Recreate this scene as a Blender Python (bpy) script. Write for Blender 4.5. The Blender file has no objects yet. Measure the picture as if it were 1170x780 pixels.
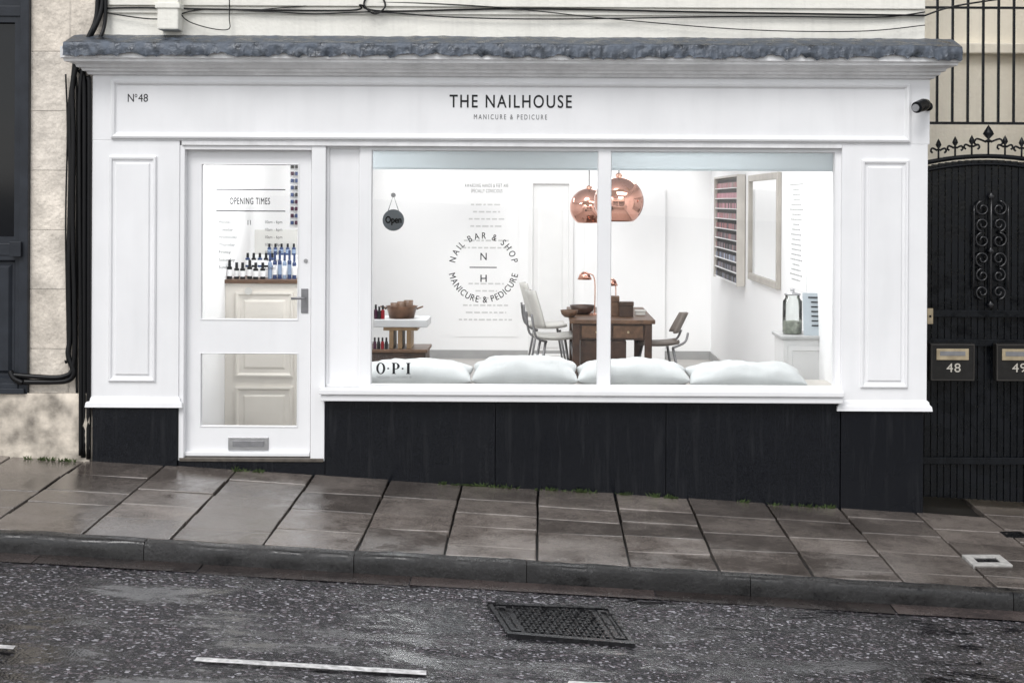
import bpy, math, random, bmesh
from mathutils import Vector, Matrix, noise
random.seed(7)
scene=bpy.context.scene
F=1615.0; CX,CY,CZ=0.206,-9.5,0.941; RS=0.005
def X(px,y=0.0): return CX+(px-620)*(9.5+y)/F
def Z(py,y=0.0): return CZ-(py-230)*(9.5+y)/F
def M(px,py): return px+RS*(py-230), py-RS*(px-620)
def pt(px,py,y=0.0):
    a,b=M(px,py); return Vector((X(a,y),y,Z(b,y)))
def S(n,y=0.0): return n*(9.5+y)/F

# ---------------- materials ----------------
def newmat(name):
    m=bpy.data.materials.new(name); m.use_nodes=True
    nt=m.node_tree; b=nt.nodes['Principled BSDF']; return m,nt,b
def mat(name,col,rough=0.5,metal=0.0,var=0.08,scale=6.0,bump=0.0,bscale=60.0,rvar=0.0,streak=0.0,spec=0.5,sscale=20,bdist=.01):
    m,nt,b=newmat(name); N=nt.nodes; L=nt.links
    b.inputs['Roughness'].default_value=rough; b.inputs['Metallic'].default_value=metal
    b.inputs['Specular IOR Level'].default_value=spec
    g=N.new('ShaderNodeNewGeometry')
    n=N.new('ShaderNodeTexNoise'); n.inputs['Scale'].default_value=scale; n.inputs['Detail'].default_value=6
    L.new(g.outputs['Position'],n.inputs['Vector'])
    mr=N.new('ShaderNodeMapRange'); mr.inputs['From Min'].default_value=.3; mr.inputs['From Max'].default_value=.7
    mr.inputs['To Min'].default_value=1-var; mr.inputs['To Max'].default_value=1+var*0.5
    L.new(n.outputs['Fac'],mr.inputs['Value'])
    val=mr.outputs['Result']
    if streak>0:
        mp=N.new('ShaderNodeMapping'); mp.inputs['Scale'].default_value=(sscale,sscale,1.1)
        L.new(g.outputs['Position'],mp.inputs['Vector'])
        n2=N.new('ShaderNodeTexNoise'); n2.inputs['Scale'].default_value=1.0; n2.inputs['Detail'].default_value=6
        L.new(mp.outputs['Vector'],n2.inputs['Vector'])
        m2=N.new('ShaderNodeMapRange'); m2.inputs['From Min'].default_value=.5; m2.inputs['From Max'].default_value=.8
        m2.inputs['To Min'].default_value=1; m2.inputs['To Max'].default_value=1-streak
        L.new(n2.outputs['Fac'],m2.inputs['Value'])
        mm=N.new('ShaderNodeMath'); mm.operation='MULTIPLY'
        L.new(val,mm.inputs[0]); L.new(m2.outputs['Result'],mm.inputs[1]); val=mm.outputs[0]
    vm=N.new('ShaderNodeVectorMath'); vm.operation='SCALE'; vm.inputs[0].default_value=col
    L.new(val,vm.inputs['Scale']); L.new(vm.outputs['Vector'],b.inputs['Base Color'])
    if rvar>0:
        r=N.new('ShaderNodeMapRange'); r.inputs['From Min'].default_value=.35; r.inputs['From Max'].default_value=.65
        r.inputs['To Min'].default_value=max(.03,rough-rvar); r.inputs['To Max'].default_value=min(1,rough+rvar)
        L.new(n.outputs['Fac'],r.inputs['Value']); L.new(r.outputs['Result'],b.inputs['Roughness'])
    if bump>0:
        n3=N.new('ShaderNodeTexNoise'); n3.inputs['Scale'].default_value=bscale; n3.inputs['Detail'].default_value=5
        L.new(g.outputs['Position'],n3.inputs['Vector'])
        bp=N.new('ShaderNodeBump'); bp.inputs['Strength'].default_value=bump; bp.inputs['Distance'].default_value=bdist
        L.new(n3.outputs['Fac'],bp.inputs['Height']); L.new(bp.outputs['Normal'],b.inputs['Normal'])
    return m
def glassmat(name,tint=(1,1,1),refl=1.0):
    m,nt,b=newmat(name); N=nt.nodes; L=nt.links; N.remove(b)
    o=N['Material Output']; t=N.new('ShaderNodeBsdfTransparent'); t.inputs[0].default_value=(*tint,1)
    g=N.new('ShaderNodeBsdfGlossy'); g.inputs['Roughness'].default_value=0.01
    fr=N.new('ShaderNodeFresnel'); fr.inputs['IOR'].default_value=1.45
    ml=N.new('ShaderNodeMath'); ml.operation='MULTIPLY'; ml.inputs[1].default_value=refl; L.new(fr.outputs[0],ml.inputs[0])
    mx=N.new('ShaderNodeMixShader'); L.new(ml.outputs[0],mx.inputs[0]); L.new(t.outputs[0],mx.inputs[1]); L.new(g.outputs[0],mx.inputs[2])
    L.new(mx.outputs[0],o.inputs['Surface']); return m
def emis(name,col,s):
    m,nt,b=newmat(name); b.inputs['Emission Color'].default_value=(*col,1); b.inputs['Emission Strength'].default_value=s
    b.inputs['Base Color'].default_value=(*col,1); return m

WHITE=mat('white_paint',(.86,.86,.868),.42,var=.05,scale=2.2,bump=.05,bscale=90,streak=.05,sscale=9)
WHITE2=mat('cornice_paint',(.85,.85,.855),.5,var=.16,scale=5,bump=.1,bscale=70,streak=.12)
DOORW=mat('door_paint',(.85,.85,.858),.35,var=.04,scale=3,bump=.04,bscale=80,streak=.03,sscale=9)
INW=mat('interior_white',(.88,.88,.885),.7,var=.02,scale=1.5)
CREAM=mat('cream_render',(.88,.86,.79),.75,var=.08,scale=3,bump=.35,bscale=40,streak=.10)
CREAM2=mat('cream_wall_far',(.90,.85,.74),.8,var=.10,scale=2,bump=.4,bscale=40,streak=.1)
LEAD=mat('lead_sheet',(.085,.10,.125),.42,metal=.25,var=.75,scale=13,bump=.7,bscale=34,rvar=.2)
BLACKM=mat('black_metal',(.003,.004,.006),.27,var=.4,scale=12,bump=.22,bscale=40,rvar=.12,spec=.25,bdist=.004)
CABLE=mat('black_rubber',(.004,.004,.005),.35,var=.3,scale=20,spec=.3)
SLATE=mat('blue_grey_paint',(.024,.028,.036),.45,var=.3,scale=8,bump=.1,bscale=70,spec=.3)
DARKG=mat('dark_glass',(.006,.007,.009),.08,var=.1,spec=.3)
INK=mat('black_vinyl',(.010,.010,.012),.5,var=.1,spec=.3)
GREYV=mat('grey_vinyl',(.20,.20,.21),.5,var=.05)
SIGN=mat('charcoal_sign',(.13,.145,.16),.5,var=.15)
STEEL=mat('brushed_steel',(.42,.42,.43),.3,metal=.9,var=.15,scale=30)
GREYM=mat('grey_metal',(.25,.25,.26),.4,metal=.5,var=.2,scale=20)
COPPER=mat('copper',(.76,.40,.31),.07,metal=1,var=.05,scale=4)
COPPER2=mat('copper_inner',(.80,.46,.35),.25,metal=.9,var=.05)
WOODD=mat('dark_wood',(.055,.028,.018),.4,var=.5,scale=14,bump=.15,bscale=40)
WOODM=mat('mid_wood',(.13,.07,.04),.45,var=.4,scale=16)
WOODL=mat('pale_wood',(.56,.53,.49),.5,var=.12,scale=8)
STEP=mat('weathered_threshold',(.10,.085,.07),.4,var=.4,scale=20)
COUNTER=mat('counter_cream',(.74,.70,.64),.5,var=.05,scale=5)
CUSH=mat('pale_linen',(.60,.62,.625),.9,var=.08,scale=9,bump=.4,bscale=160)
IVORY=mat('ivory_plastic',(.60,.59,.56),.4,var=.05)
TAN=mat('taupe_leather',(.20,.17,.15),.45,var=.1)
FLOOR=mat('pale_floor',(.45,.43,.41),.4,var=.1,scale=4)
GRASS=mat('weed_green',(.07,.11,.03),.7,var=.4,scale=30)
BRONZE=mat('bronze_plate',(.016,.015,.014),.4,metal=.0,var=.3,scale=20,spec=.25)
BRASSS=mat('slot_metal',(.44,.36,.24),.4,metal=.4,var=.25,scale=20)
NAVY=mat('navy_plastic',(.02,.045,.14),.3,var=.1)
BLUE=mat('blue_label',(.26,.34,.48),.4,var=.1)
RED=mat('red_polish',(.24,.004,.012),.3,var=.1,spec=.3)
PINK=mat('pink_polish',(.42,.11,.18),.3,var=.1,spec=.3)
PURP=mat('plum_polish',(.05,.008,.03),.3,var=.1,spec=.3)
FAINT=mat('faint_print',(.60,.60,.60),.6,var=.02)
GLASS=glassmat('window_glass',(.99,.995,.99),.8)
JAR=glassmat('jar_glass',(.93,.95,.94),1.4)
MIRR=mat('mirror',(.85,.86,.86),.03,metal=1,var=.01)
BULB=emis('warm_bulb',(1,.85,.7),12)
def blindmat():
    m,nt,b=newmat('blind_fabric'); N=nt.nodes; L=nt.links
    b.inputs['Base Color'].default_value=(.70,.73,.745,1); b.inputs['Roughness'].default_value=.9
    t=N.new('ShaderNodeBsdfTranslucent'); t.inputs[0].default_value=(.74,.78,.80,1)
    w=N.new('ShaderNodeTexNoise'); w.inputs['Scale'].default_value=6
    mr=N.new('ShaderNodeMapRange'); mr.inputs['To Min'].default_value=.45; mr.inputs['To Max'].default_value=.55; L.new(w.outputs['Fac'],mr.inputs['Value'])
    mx=N.new('ShaderNodeMixShader'); L.new(mr.outputs[0],mx.inputs[0]); L.new(b.outputs[0],mx.inputs[1]); L.new(t.outputs[0],mx.inputs[2])
    L.new(mx.outputs[0],N['Material Output'].inputs['Surface']); return m
BLIND=blindmat()

def stone(name,c1,c2,cm,bw,bh,mortar=.010,rough=.85):
    m,nt,b=newmat(name); N=nt.nodes; L=nt.links
    g=N.new('ShaderNodeNewGeometry'); mp=N.new('ShaderNodeMapping'); mp.inputs['Rotation'].default_value=(math.radians(-90),0,0)
    mp.inputs['Location'].default_value=(.13,.07,0)
    L.new(g.outputs['Position'],mp.inputs['Vector'])
    br=N.new('ShaderNodeTexBrick'); br.inputs['Scale'].default_value=1; br.inputs['Brick Width'].default_value=bw; br.inputs['Row Height'].default_value=bh
    br.inputs['Mortar Size'].default_value=mortar*.5; br.inputs['Mortar Smooth'].default_value=.6
    br.inputs['Color1'].default_value=(*c1,1); br.inputs['Color2'].default_value=(*c2,1); br.inputs['Mortar'].default_value=(*cm,1)
    L.new(mp.outputs[0],br.inputs['Vector'])
    n=N.new('ShaderNodeTexNoise'); n.inputs['Scale'].default_value=4; n.inputs['Detail'].default_value=10; n.inputs['Roughness'].default_value=.78
    L.new(g.outputs['Position'],n.inputs['Vector'])
    mr=N.new('ShaderNodeMapRange'); mr.inputs['From Min'].default_value=.32; mr.inputs['From Max'].default_value=.66; mr.inputs['To Min'].default_value=.52; mr.inputs['To Max'].default_value=1.12
    L.new(n.outputs['Fac'],mr.inputs['Value'])
    vm=N.new('ShaderNodeVectorMath'); vm.operation='SCALE'; L.new(br.outputs['Color'],vm.inputs[0]); L.new(mr.outputs[0],vm.inputs['Scale'])
    L.new(vm.outputs[0],b.inputs['Base Color']); b.inputs['Roughness'].default_value=rough
    bp=N.new('ShaderNodeBump'); bp.inputs['Strength'].default_value=.7; bp.inputs['Distance'].default_value=.015
    n3=N.new('ShaderNodeTexNoise'); n3.inputs['Scale'].default_value=35; n3.inputs['Detail'].default_value=8; L.new(g.outputs['Position'],n3.inputs['Vector'])
    sub=N.new('ShaderNodeMath'); sub.operation='SUBTRACT'; L.new(n3.outputs['Fac'],sub.inputs[0]); L.new(br.outputs['Fac'],sub.inputs[1])
    L.new(sub.outputs[0],bp.inputs['Height']); L.new(bp.outputs[0],b.inputs['Normal'])
    return m
ASHLAR=stone('bath_stone',(.84,.77,.68),(.82,.74,.64),(.76,.69,.60),.95,.40)
RUBBLE=mat('weathered_stone',(.66,.59,.50),.85,var=.7,scale=7,bump=1.0,bscale=16)

def granite():
    m,nt,b=newmat('black_granite'); N=nt.nodes; L=nt.links
    g=N.new('ShaderNodeNewGeometry')
    v=N.new('ShaderNodeTexNoise'); v.inputs['Scale'].default_value=380; v.inputs['Detail'].default_value=2; L.new(g.outputs['Position'],v.inputs['Vector'])
    cr=N.new('ShaderNodeValToRGB'); cr.color_ramp.elements[0].position=.5; cr.color_ramp.elements[0].color=(.0030,.0036,.0054,1)
    cr.color_ramp.elements[1].position=.82; cr.color_ramp.elements[1].color=(.045,.048,.058,1); L.new(v.outputs['Fac'],cr.inputs[0])
    mp=N.new('ShaderNodeMapping'); mp.inputs['Scale'].default_value=(22,22,1.6); mp.inputs['Rotation'].default_value=(0,math.radians(14),0); L.new(g.outputs['Position'],mp.inputs['Vector'])
    n=N.new('ShaderNodeTexNoise'); n.inputs['Scale'].default_value=1; n.inputs['Detail'].default_value=8; n.inputs['Roughness'].default_value=.65; L.new(mp.outputs[0],n.inputs['Vector'])
    mr=N.new('ShaderNodeMapRange'); mr.inputs['From Min'].default_value=.53; mr.inputs['From Max'].default_value=.85; mr.inputs['To Max'].default_value=.02
    L.new(n.outputs['Fac'],mr.inputs['Value'])
    ad=N.new('ShaderNodeVectorMath'); ad.operation='ADD'; L.new(cr.outputs[0],ad.inputs[0])
    L.new(mr.outputs[0],ad.inputs[1]); L.new(ad.outputs[0],b.inputs['Base Color'])
    n4=N.new('ShaderNodeTexNoise'); n4.inputs['Scale'].default_value=1.5; n4.inputs['Detail'].default_value=5; L.new(g.outputs['Position'],n4.inputs['Vector'])
    r=N.new('ShaderNodeMapRange'); r.inputs['From Min'].default_value=.3; r.inputs['From Max'].default_value=.7; r.inputs['To Min'].default_value=.08; r.inputs['To Max'].default_value=.35; L.new(n4.outputs['Fac'],r.inputs['Value']); L.new(r.outputs[0],b.inputs['Roughness'])
    b.inputs['Specular IOR Level'].default_value=.16
    return m
GRAN=granite()

def wetstone(name,ca,cb,r0,r1,isl=.25,bumpd=.006,agg=55,aggamt=.5,lf=2.0,spec=.5,lo=.42,hi=.60,minb=.12):
    m,nt,b=newmat(name); N=nt.nodes; L=nt.links
    g=N.new('ShaderNodeNewGeometry')
    n=N.new('ShaderNodeTexNoise'); n.inputs['Scale'].default_value=lf; n.inputs['Detail'].default_value=10; n.inputs['Roughness'].default_value=.7; L.new(g.outputs['Position'],n.inputs['Vector'])
    n2=N.new('ShaderNodeTexNoise'); n2.inputs['Scale'].default_value=agg; n2.inputs['Detail'].default_value=6; n2.inputs['Roughness'].default_value=.8; L.new(g.outputs['Position'],n2.inputs['Vector'])
    mx=N.new('ShaderNodeMath'); mx.operation='MULTIPLY_ADD'; mx.inputs[1].default_value=aggamt; L.new(n2.outputs['Fac'],mx.inputs[0]); L.new(n.outputs['Fac'],mx.inputs[2])
    cr=N.new('ShaderNodeValToRGB'); cr.color_ramp.elements[0].position=min(.95,.38+aggamt*.5-.12); cr.color_ramp.elements[0].color=(*ca,1); cr.color_ramp.elements[1].position=min(1,.38+aggamt*.5+.26); cr.color_ramp.elements[1].color=(*cb,1)
    L.new(mx.outputs[0],cr.inputs[0])
    im=N.new('ShaderNodeMapRange'); im.inputs['To Min'].default_value=1-isl; im.inputs['To Max'].default_value=1+isl; L.new(g.outputs['Random Per Island'],im.inputs['Value'])
    vm=N.new('ShaderNodeVectorMath'); vm.operation='SCALE'; L.new(cr.outputs[0],vm.inputs[0]); L.new(im.outputs[0],vm.inputs['Scale']); L.new(vm.outputs[0],b.inputs['Base Color'])
    r=N.new('ShaderNodeMapRange'); r.inputs['From Min'].default_value=lo; r.inputs['From Max'].default_value=hi; r.inputs['To Min'].default_value=r0; r.inputs['To Max'].default_value=r1
    L.new(n.outputs['Fac'],r.inputs['Value']); L.new(r.outputs[0],b.inputs['Roughness'])
    st=N.new('ShaderNodeMapRange'); st.inputs['From Min'].default_value=lo; st.inputs['From Max'].default_value=hi; st.inputs['To Min'].default_value=minb; st.inputs['To Max'].default_value=1
    L.new(n.outputs['Fac'],st.inputs['Value'])
    bp=N.new('ShaderNodeBump'); bp.inputs['Distance'].default_value=bumpd; L.new(st.outputs[0],bp.inputs['Strength'])
    L.new(n2.outputs['Fac'],bp.inputs['Height']); L.new(bp.outputs[0],b.inputs['Normal'])
    b.inputs['Specular IOR Level'].default_value=spec
    return m
SLAB=wetstone('wet_flagstone',(.034,.027,.023),(.22,.19,.17),.05,.26,.32,.0045,75,.62,1.6,1.0,.46,.66,.16)
KERB=wetstone('wet_kerb_stone',(.004,.004,.0045),(.028,.027,.027),.10,.42,.3,.012,45,.7,3,.45)
GUT=wetstone('gutter_stone',(.012,.010,.011),(.07,.054,.05),.08,.35,.5,.010,50,.7,3,.6)
def roadmat():
    m,nt,b=newmat('wet_asphalt'); N=nt.nodes; L=nt.links
    g=N.new('ShaderNodeNewGeometry')
    v=N.new('ShaderNodeTexVoronoi'); v.inputs['Scale'].default_value=72; L.new(g.outputs['Position'],v.inputs['Vector'])
    sep=N.new('ShaderNodeSeparateColor'); L.new(v.outputs['Color'],sep.inputs[0])
    cr=N.new('ShaderNodeValToRGB'); e=cr.color_ramp.elements; e[0].position=0; e[0].color=(.006,.006,.008,1); e[1].position=1; e[1].color=(.40,.39,.42,1)
    for p,c in ((.45,(.016,.016,.020)),(.72,(.045,.043,.052)),(.84,(.11,.085,.095)),(.93,(.19,.18,.20))):
        q=e.new(p); q.color=(*c,1)
    L.new(sep.outputs[0],cr.inputs[0])
    n=N.new('ShaderNodeTexNoise'); n.inputs['Scale'].default_value=1.6; n.inputs['Detail'].default_value=11; n.inputs['Roughness'].default_value=.76; n.inputs['Distortion'].default_value=.4
    mp=N.new('ShaderNodeMapping'); mp.inputs['Scale'].default_value=(.75,2.0,1); mp.inputs['Location'].default_value=(1.3,.4,0); L.new(g.outputs['Position'],mp.inputs['Vector']); L.new(mp.outputs[0],n.inputs['Vector'])
    wet=N.new('ShaderNodeMapRange'); wet.inputs['From Min'].default_value=.44; wet.inputs['From Max'].default_value=.55; L.new(n.outputs['Fac'],wet.inputs['Value'])
    sc=N.new('ShaderNodeMapRange'); sc.inputs['To Min'].default_value=.3; sc.inputs['To Max'].default_value=1.4; L.new(wet.outputs[0],sc.inputs['Value'])
    vm=N.new('ShaderNodeVectorMath'); vm.operation='SCALE'; L.new(cr.outputs[0],vm.inputs[0]); L.new(sc.outputs[0],vm.inputs['Scale']); L.new(vm.outputs[0],b.inputs['Base Color'])
    r=N.new('ShaderNodeMapRange'); r.inputs['To Min'].default_value=.03; r.inputs['To Max'].default_value=.10; L.new(wet.outputs[0],r.inputs['Value']); L.new(r.outputs[0],b.inputs['Roughness'])
    n2=N.new('ShaderNodeTexNoise'); n2.inputs['Scale'].default_value=24; n2.inputs['Detail'].default_value=7; n2.inputs['Roughness'].default_value=.75; L.new(g.outputs['Position'],n2.inputs['Vector'])
    ma=N.new('ShaderNodeMath'); ma.operation='MULTIPLY_ADD'; ma.inputs[1].default_value=-.7; L.new(v.outputs['Distance'],ma.inputs[0]); L.new(n2.outputs['Fac'],ma.inputs[2])
    st=N.new('ShaderNodeMapRange'); st.inputs['To Min'].default_value=.07; st.inputs['To Max'].default_value=1.0; L.new(wet.outputs[0],st.inputs['Value'])
    bp=N.new('ShaderNodeBump'); bp.inputs['Distance'].default_value=.016; L.new(st.outputs[0],bp.inputs['Strength']); L.new(ma.outputs[0],bp.inputs['Height']); L.new(bp.outputs[0],b.inputs['Normal'])
    b.inputs['Specular IOR Level'].default_value=1.0
    return m
ROAD=roadmat()
GROUT=mat('dark_joint',(.010,.009,.008),.6,var=.3,scale=30)
PAINTL=mat('road_paint',(.74,.73,.73),.35,var=.5,scale=30,bump=.6,bscale=60)
IRON=mat('wet_iron',(.015,.015,.017),.25,metal=.5,var=.4,scale=20,rvar=.15)
PALEC=mat('pale_concrete',(.50,.49,.47),.5,var=.3,scale=30)

# ---------------- mesh builder ----------------
WL={}
class MB:
    def __init__(s): s.v=[]; s.f=[]; s.mi=[]; s.cur=0
    def add(s,vs,fs):
        o=len(s.v); s.v+= [Vector(v) for v in vs]
        for f in fs: s.f.append([i+o for i in f]); s.mi.append(s.cur)
        return s
    def box(s,x0,x1,y0,y1,z0,z1):
        x0,x1=sorted((x0,x1)); y0,y1=sorted((y0,y1)); z0,z1=sorted((z0,z1))
        return s.add([(x0,y0,z0),(x1,y0,z0),(x1,y1,z0),(x0,y1,z0),(x0,y0,z1),(x1,y0,z1),(x1,y1,z1),(x0,y1,z1)],
          [(0,3,2,1),(4,5,6,7),(0,1,5,4),(1,2,6,5),(2,3,7,6),(3,0,4,7)])
    def pbox(s,a,b,c,d,y0,y1):
        return s.box(X(a,y0),X(c,y0),y0,y1,Z(d,y0),Z(b,y0))
    def frame(s,x0,z0,x1,z1,prof,cap=True):
        vs=[];fs=[]
        for (i,y) in prof: vs+=[(x0+i,y,z0+i),(x1-i,y,z0+i),(x1-i,y,z1-i),(x0+i,y,z1-i)]
        for k in range(len(prof)-1):
            for j in range(4):
                a=4*k+j;b=4*k+(j+1)%4; fs.append((a,b,b+4,a+4))
        if cap: k=4*(len(prof)-1); fs.append((k,k+1,k+2,k+3))
        return s.add(vs,fs)
    def lathe(s,prof,c,n=24,axis='z'):
        c=Vector(c); vs=[];fs=[]
        for (r,h) in prof:
            for i in range(n):
                a=2*math.pi*i/n
                if axis=='z': p=(r*math.cos(a),r*math.sin(a),h)
                elif axis=='y': p=(r*math.cos(a),h,r*math.sin(a))
                else: p=(h,r*math.cos(a),r*math.sin(a))
                vs.append(c+Vector(p))
        for k in range(len(prof)-1):
            for i in range(n):
                j=(i+1)%n; fs.append((k*n+i,k*n+j,(k+1)*n+j,(k+1)*n+i))
        if prof[0][0]>1e-5: fs.append(tuple(range(n))[::-1])
        if prof[-1][0]>1e-5: k=(len(prof)-1)*n; fs.append(tuple(range(k,k+n)))
        return s.add(vs,fs)
    def tube(s,pts,r,n=8):
        pts=[Vector(p) for p in pts]; vs=[];fs=[]
        for i,p in enumerate(pts):
            t=(pts[min(i+1,len(pts)-1)]-pts[max(i-1,0)]).normalized()
            u=t.cross(Vector((0,1,0)))
            if u.length<.1: u=t.cross(Vector((1,0,0)))
            u.normalize(); w=t.cross(u)
            rr=r[i] if isinstance(r,(list,tuple)) else r
            for k in range(n):
                a=2*math.pi*k/n; vs.append(p+u*math.cos(a)*rr+w*math.sin(a)*rr)
        for i in range(len(pts)-1):
            for k in range(n):
                j=(k+1)%n; fs.append((i*n+k,i*n+j,(i+1)*n+j,(i+1)*n+k))
        fs.append(tuple(range(n))[::-1]); fs.append(tuple(range((len(pts)-1)*n,len(pts)*n)))
        return s.add(vs,fs)
    def obj(s,name,mats,parent=None,bevel=0,smooth=False,**props):
        if not isinstance(mats,(list,tuple)): mats=[mats]
        mn=Vector([min(v[i] for v in s.v) for i in range(3)]); mx=Vector([max(v[i] for v in s.v) for i in range(3)])
        c=(mn+mx)/2
        me=bpy.data.meshes.new(name); me.from_pydata([v-c for v in s.v],[],s.f)
        for m in mats: me.materials.append(m)
        for p,mi in zip(me.polygons,s.mi): p.material_index=mi; p.use_smooth=smooth
        bm=bmesh.new(); bm.from_mesh(me); bmesh.ops.recalc_face_normals(bm,faces=bm.faces); bm.to_mesh(me); bm.free()
        me.update()
        o=bpy.data.objects.new(name,me); scene.collection.objects.link(o); o.location=c; WL[o.name]=c.copy()
        if parent is not None:
            o.parent=parent; o.matrix_parent_inverse=Matrix.Translation(-WL[parent.name])
        if bevel: 
            md=o.modifiers.new('bevel','BEVEL'); md.width=bevel; md.segments=2; md.limit_method='ANGLE'; md.angle_limit=math.radians(40)
        for k,v in props.items(): o[k]=v
        return o
def thing(name,loc,label,cat,**props):
    e=bpy.data.objects.new(name,None); e.empty_display_size=.1; scene.collection.objects.link(e); e.location=loc; WL[e.name]=Vector(loc)
    e['label']=label; e['category']=cat
    for k,v in props.items(): e[k]=v
    return e
def smoothpts(P,n=8):
    P=[Vector(p) for p in P]; out=[]
    for i in range(len(P)-1):
        p0=P[max(i-1,0)];p1=P[i];p2=P[i+1];p3=P[min(i+2,len(P)-1)]
        for k in range(n):
            t=k/n; out.append(.5*((2*p1)+(p2-p0)*t+(2*p0-5*p1+4*p2-p3)*t*t+(3*p1-p0-3*p2+p3)*t**3))
    out.append(P[-1]); return out
def textmesh(body,spacing=1.0,off=0.0):
    cu=bpy.data.curves.new('t','FONT'); cu.body=body; cu.size=1; cu.space_character=spacing; cu.offset=off; cu.resolution_u=6
    cu.align_x='CENTER'
    o=bpy.data.objects.new('t',cu); scene.collection.objects.link(o)
    dg=bpy.context.evaluated_depsgraph_get(); me=bpy.data.meshes.new_from_object(o.evaluated_get(dg))
    vs=[v.co.copy() for v in me.vertices]; fs=[tuple(p.vertices) for p in me.polygons]
    bpy.data.objects.remove(o); bpy.data.curves.remove(cu); bpy.data.meshes.remove(me)
    return vs,fs
def text_into(mb,body,x0,x1,y0,y1,y,spacing=1.0,off=0.0,bold=0.0):
    vs,fs=textmesh(body,spacing,off)
    if not vs: return
    a0=min(v.x for v in vs);a1=max(v.x for v in vs);b0=min(v.y for v in vs);b1=max(v.y for v in vs)
    A,_=M(x0,(y0+y1)/2); B,_=M(x1,(y0+y1)/2); _,T=M((x0+x1)/2,y0); _,Bo=M((x0+x1)/2,y1)
    wx0,wx1,wz0,wz1=X(A,y),X(B,y),Z(Bo,y),Z(T,y)
    shifts=[(0,0)] if bold==0 else [(-bold,0),(bold,0),(0,bold),(0,-bold)]
    for q,(sx,sz) in enumerate(shifts):
        out=[(wx0+(v.x-a0)/(a1-a0)*(wx1-wx0)+sx,y-.0002*q,wz0+(v.y-b0)/(b1-b0)*(wz1-wz0)+sz) for v in vs]
        mb.add(out,fs)

# ---------------- ground ----------------
def zp(x,y): return -0.994-(.0576+.0025*y)*(x-.206)+.0287*y
def zr(x,y): return -1.149-.053*(x-.206)
KY=-1.78
def roadhit(px,py,fn=zr,up=0):
    a,b=M(px,py); dx=(a-620)/F; dz=-(b-230)/F
    t=7.0
    for _ in range(60):
        x=CX+dx*t; y=CY+t; z=CZ+dz*t; g=fn(x,y)+up
        t=t*(CZ-g)/max(1e-6,(CZ-z))
    return Vector((CX+dx*t,CY+t,fn(CX+dx*t,CY+t)+up))
mb=MB(); xs=[-400,-60,-20,-9,-5,0,5,9,20,60,400]; ys=[-400,-60,-25,-12,-6,-3,KY+.1,.6,12,60,400]
def zg(x,y): return -1.30-.053*(max(-60,min(60,x))-.206)
for j in range(len(ys)-1):
    for i in range(len(xs)-1):
        q=[(xs[i],ys[j]),(xs[i+1],ys[j]),(xs[i+1],ys[j+1]),(xs[i],ys[j+1])]
        mb.add([(x,y,zg(x,y)) for x,y in q],[(0,1,2,3)])
mb.obj('ground',mat('earth',(.12,.11,.10),.8,var=.2),kind='structure')
mb=MB()
nx,ny=240,60; vs=[];fs=[]
for j in range(ny+1):
    for i in range(nx+1):
        x=-30+60*i/nx; y=-8.5+(KY-.001+8.5)*j/ny
        z=zr(x,y)+.008*noise.noise(Vector((x*1.3,y*1.3,0)))+.004*noise.noise(Vector((x*4,y*4,3)))-.005
        vs.append((x,y,z))
for j in range(ny):
    for i in range(nx): a=j*(nx+1)+i; fs.append((a,a+1,a+nx+2,a+nx+1))
mb.add(vs,fs); mb.obj('road',ROAD,smooth=True,kind='structure')
# kerb
KW=.085
mb=MB(); x=-12.0
while x<12:
    w=random.choice([random.uniform(.85,.95),random.uniform(1.1,1.5)]); dz=random.uniform(-.003,.003)
    a,b=x+.002,x+w-.002; y0=KY+random.uniform(-.003,.003); y1=KY+KW
    n=20; vs=[];fs=[]
    prof=[(y0+.004,-.16),(y0-.002,-.06),(y0,-.02),(y0+.007,-.006),(y0+.022,-.0),(y0+.05,.001),(y1,0)]
    for k in range(n+1):
        xx=a+(b-a)*k/n
        for (yy,zz) in prof: vs.append((xx,yy+.010*noise.noise(Vector((xx*5,zz*14,3)))+.008*noise.noise(Vector((xx*17,zz*20,3))),zp(xx,yy)+zz+dz+.006*noise.noise(Vector((xx*6,yy*9,1)))+.003*noise.noise(Vector((xx*22,yy*20,1)))))
    m=len(prof)
    for k in range(n):
        for q in range(m-1): fs.append((k*m+q,(k+1)*m+q,(k+1)*m+q+1,k*m+q+1))
    mb.add(vs,fs); x+=w
mb.obj('kerb',KERB,smooth=True,kind='structure')
mb=MB(); x=-12
while x<12:
    w=random.uniform(.8,1.5); y1=KY-.004; y0=KY-.17+random.uniform(-.015,.015)
    dz=random.uniform(-.001,.003)
    mb.add([(x+.004,y0,zr(x,y0)+dz),(x+w-.004,y0,zr(x+w,y0)+dz),(x+w-.004,y1,zr(x+w,y1)+dz+.004),(x+.004,y1,zr(x,y1)+dz+.004)],[(0,1,2,3)])
    x+=w
mb.obj('gutter',GUT,kind='structure')
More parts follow.
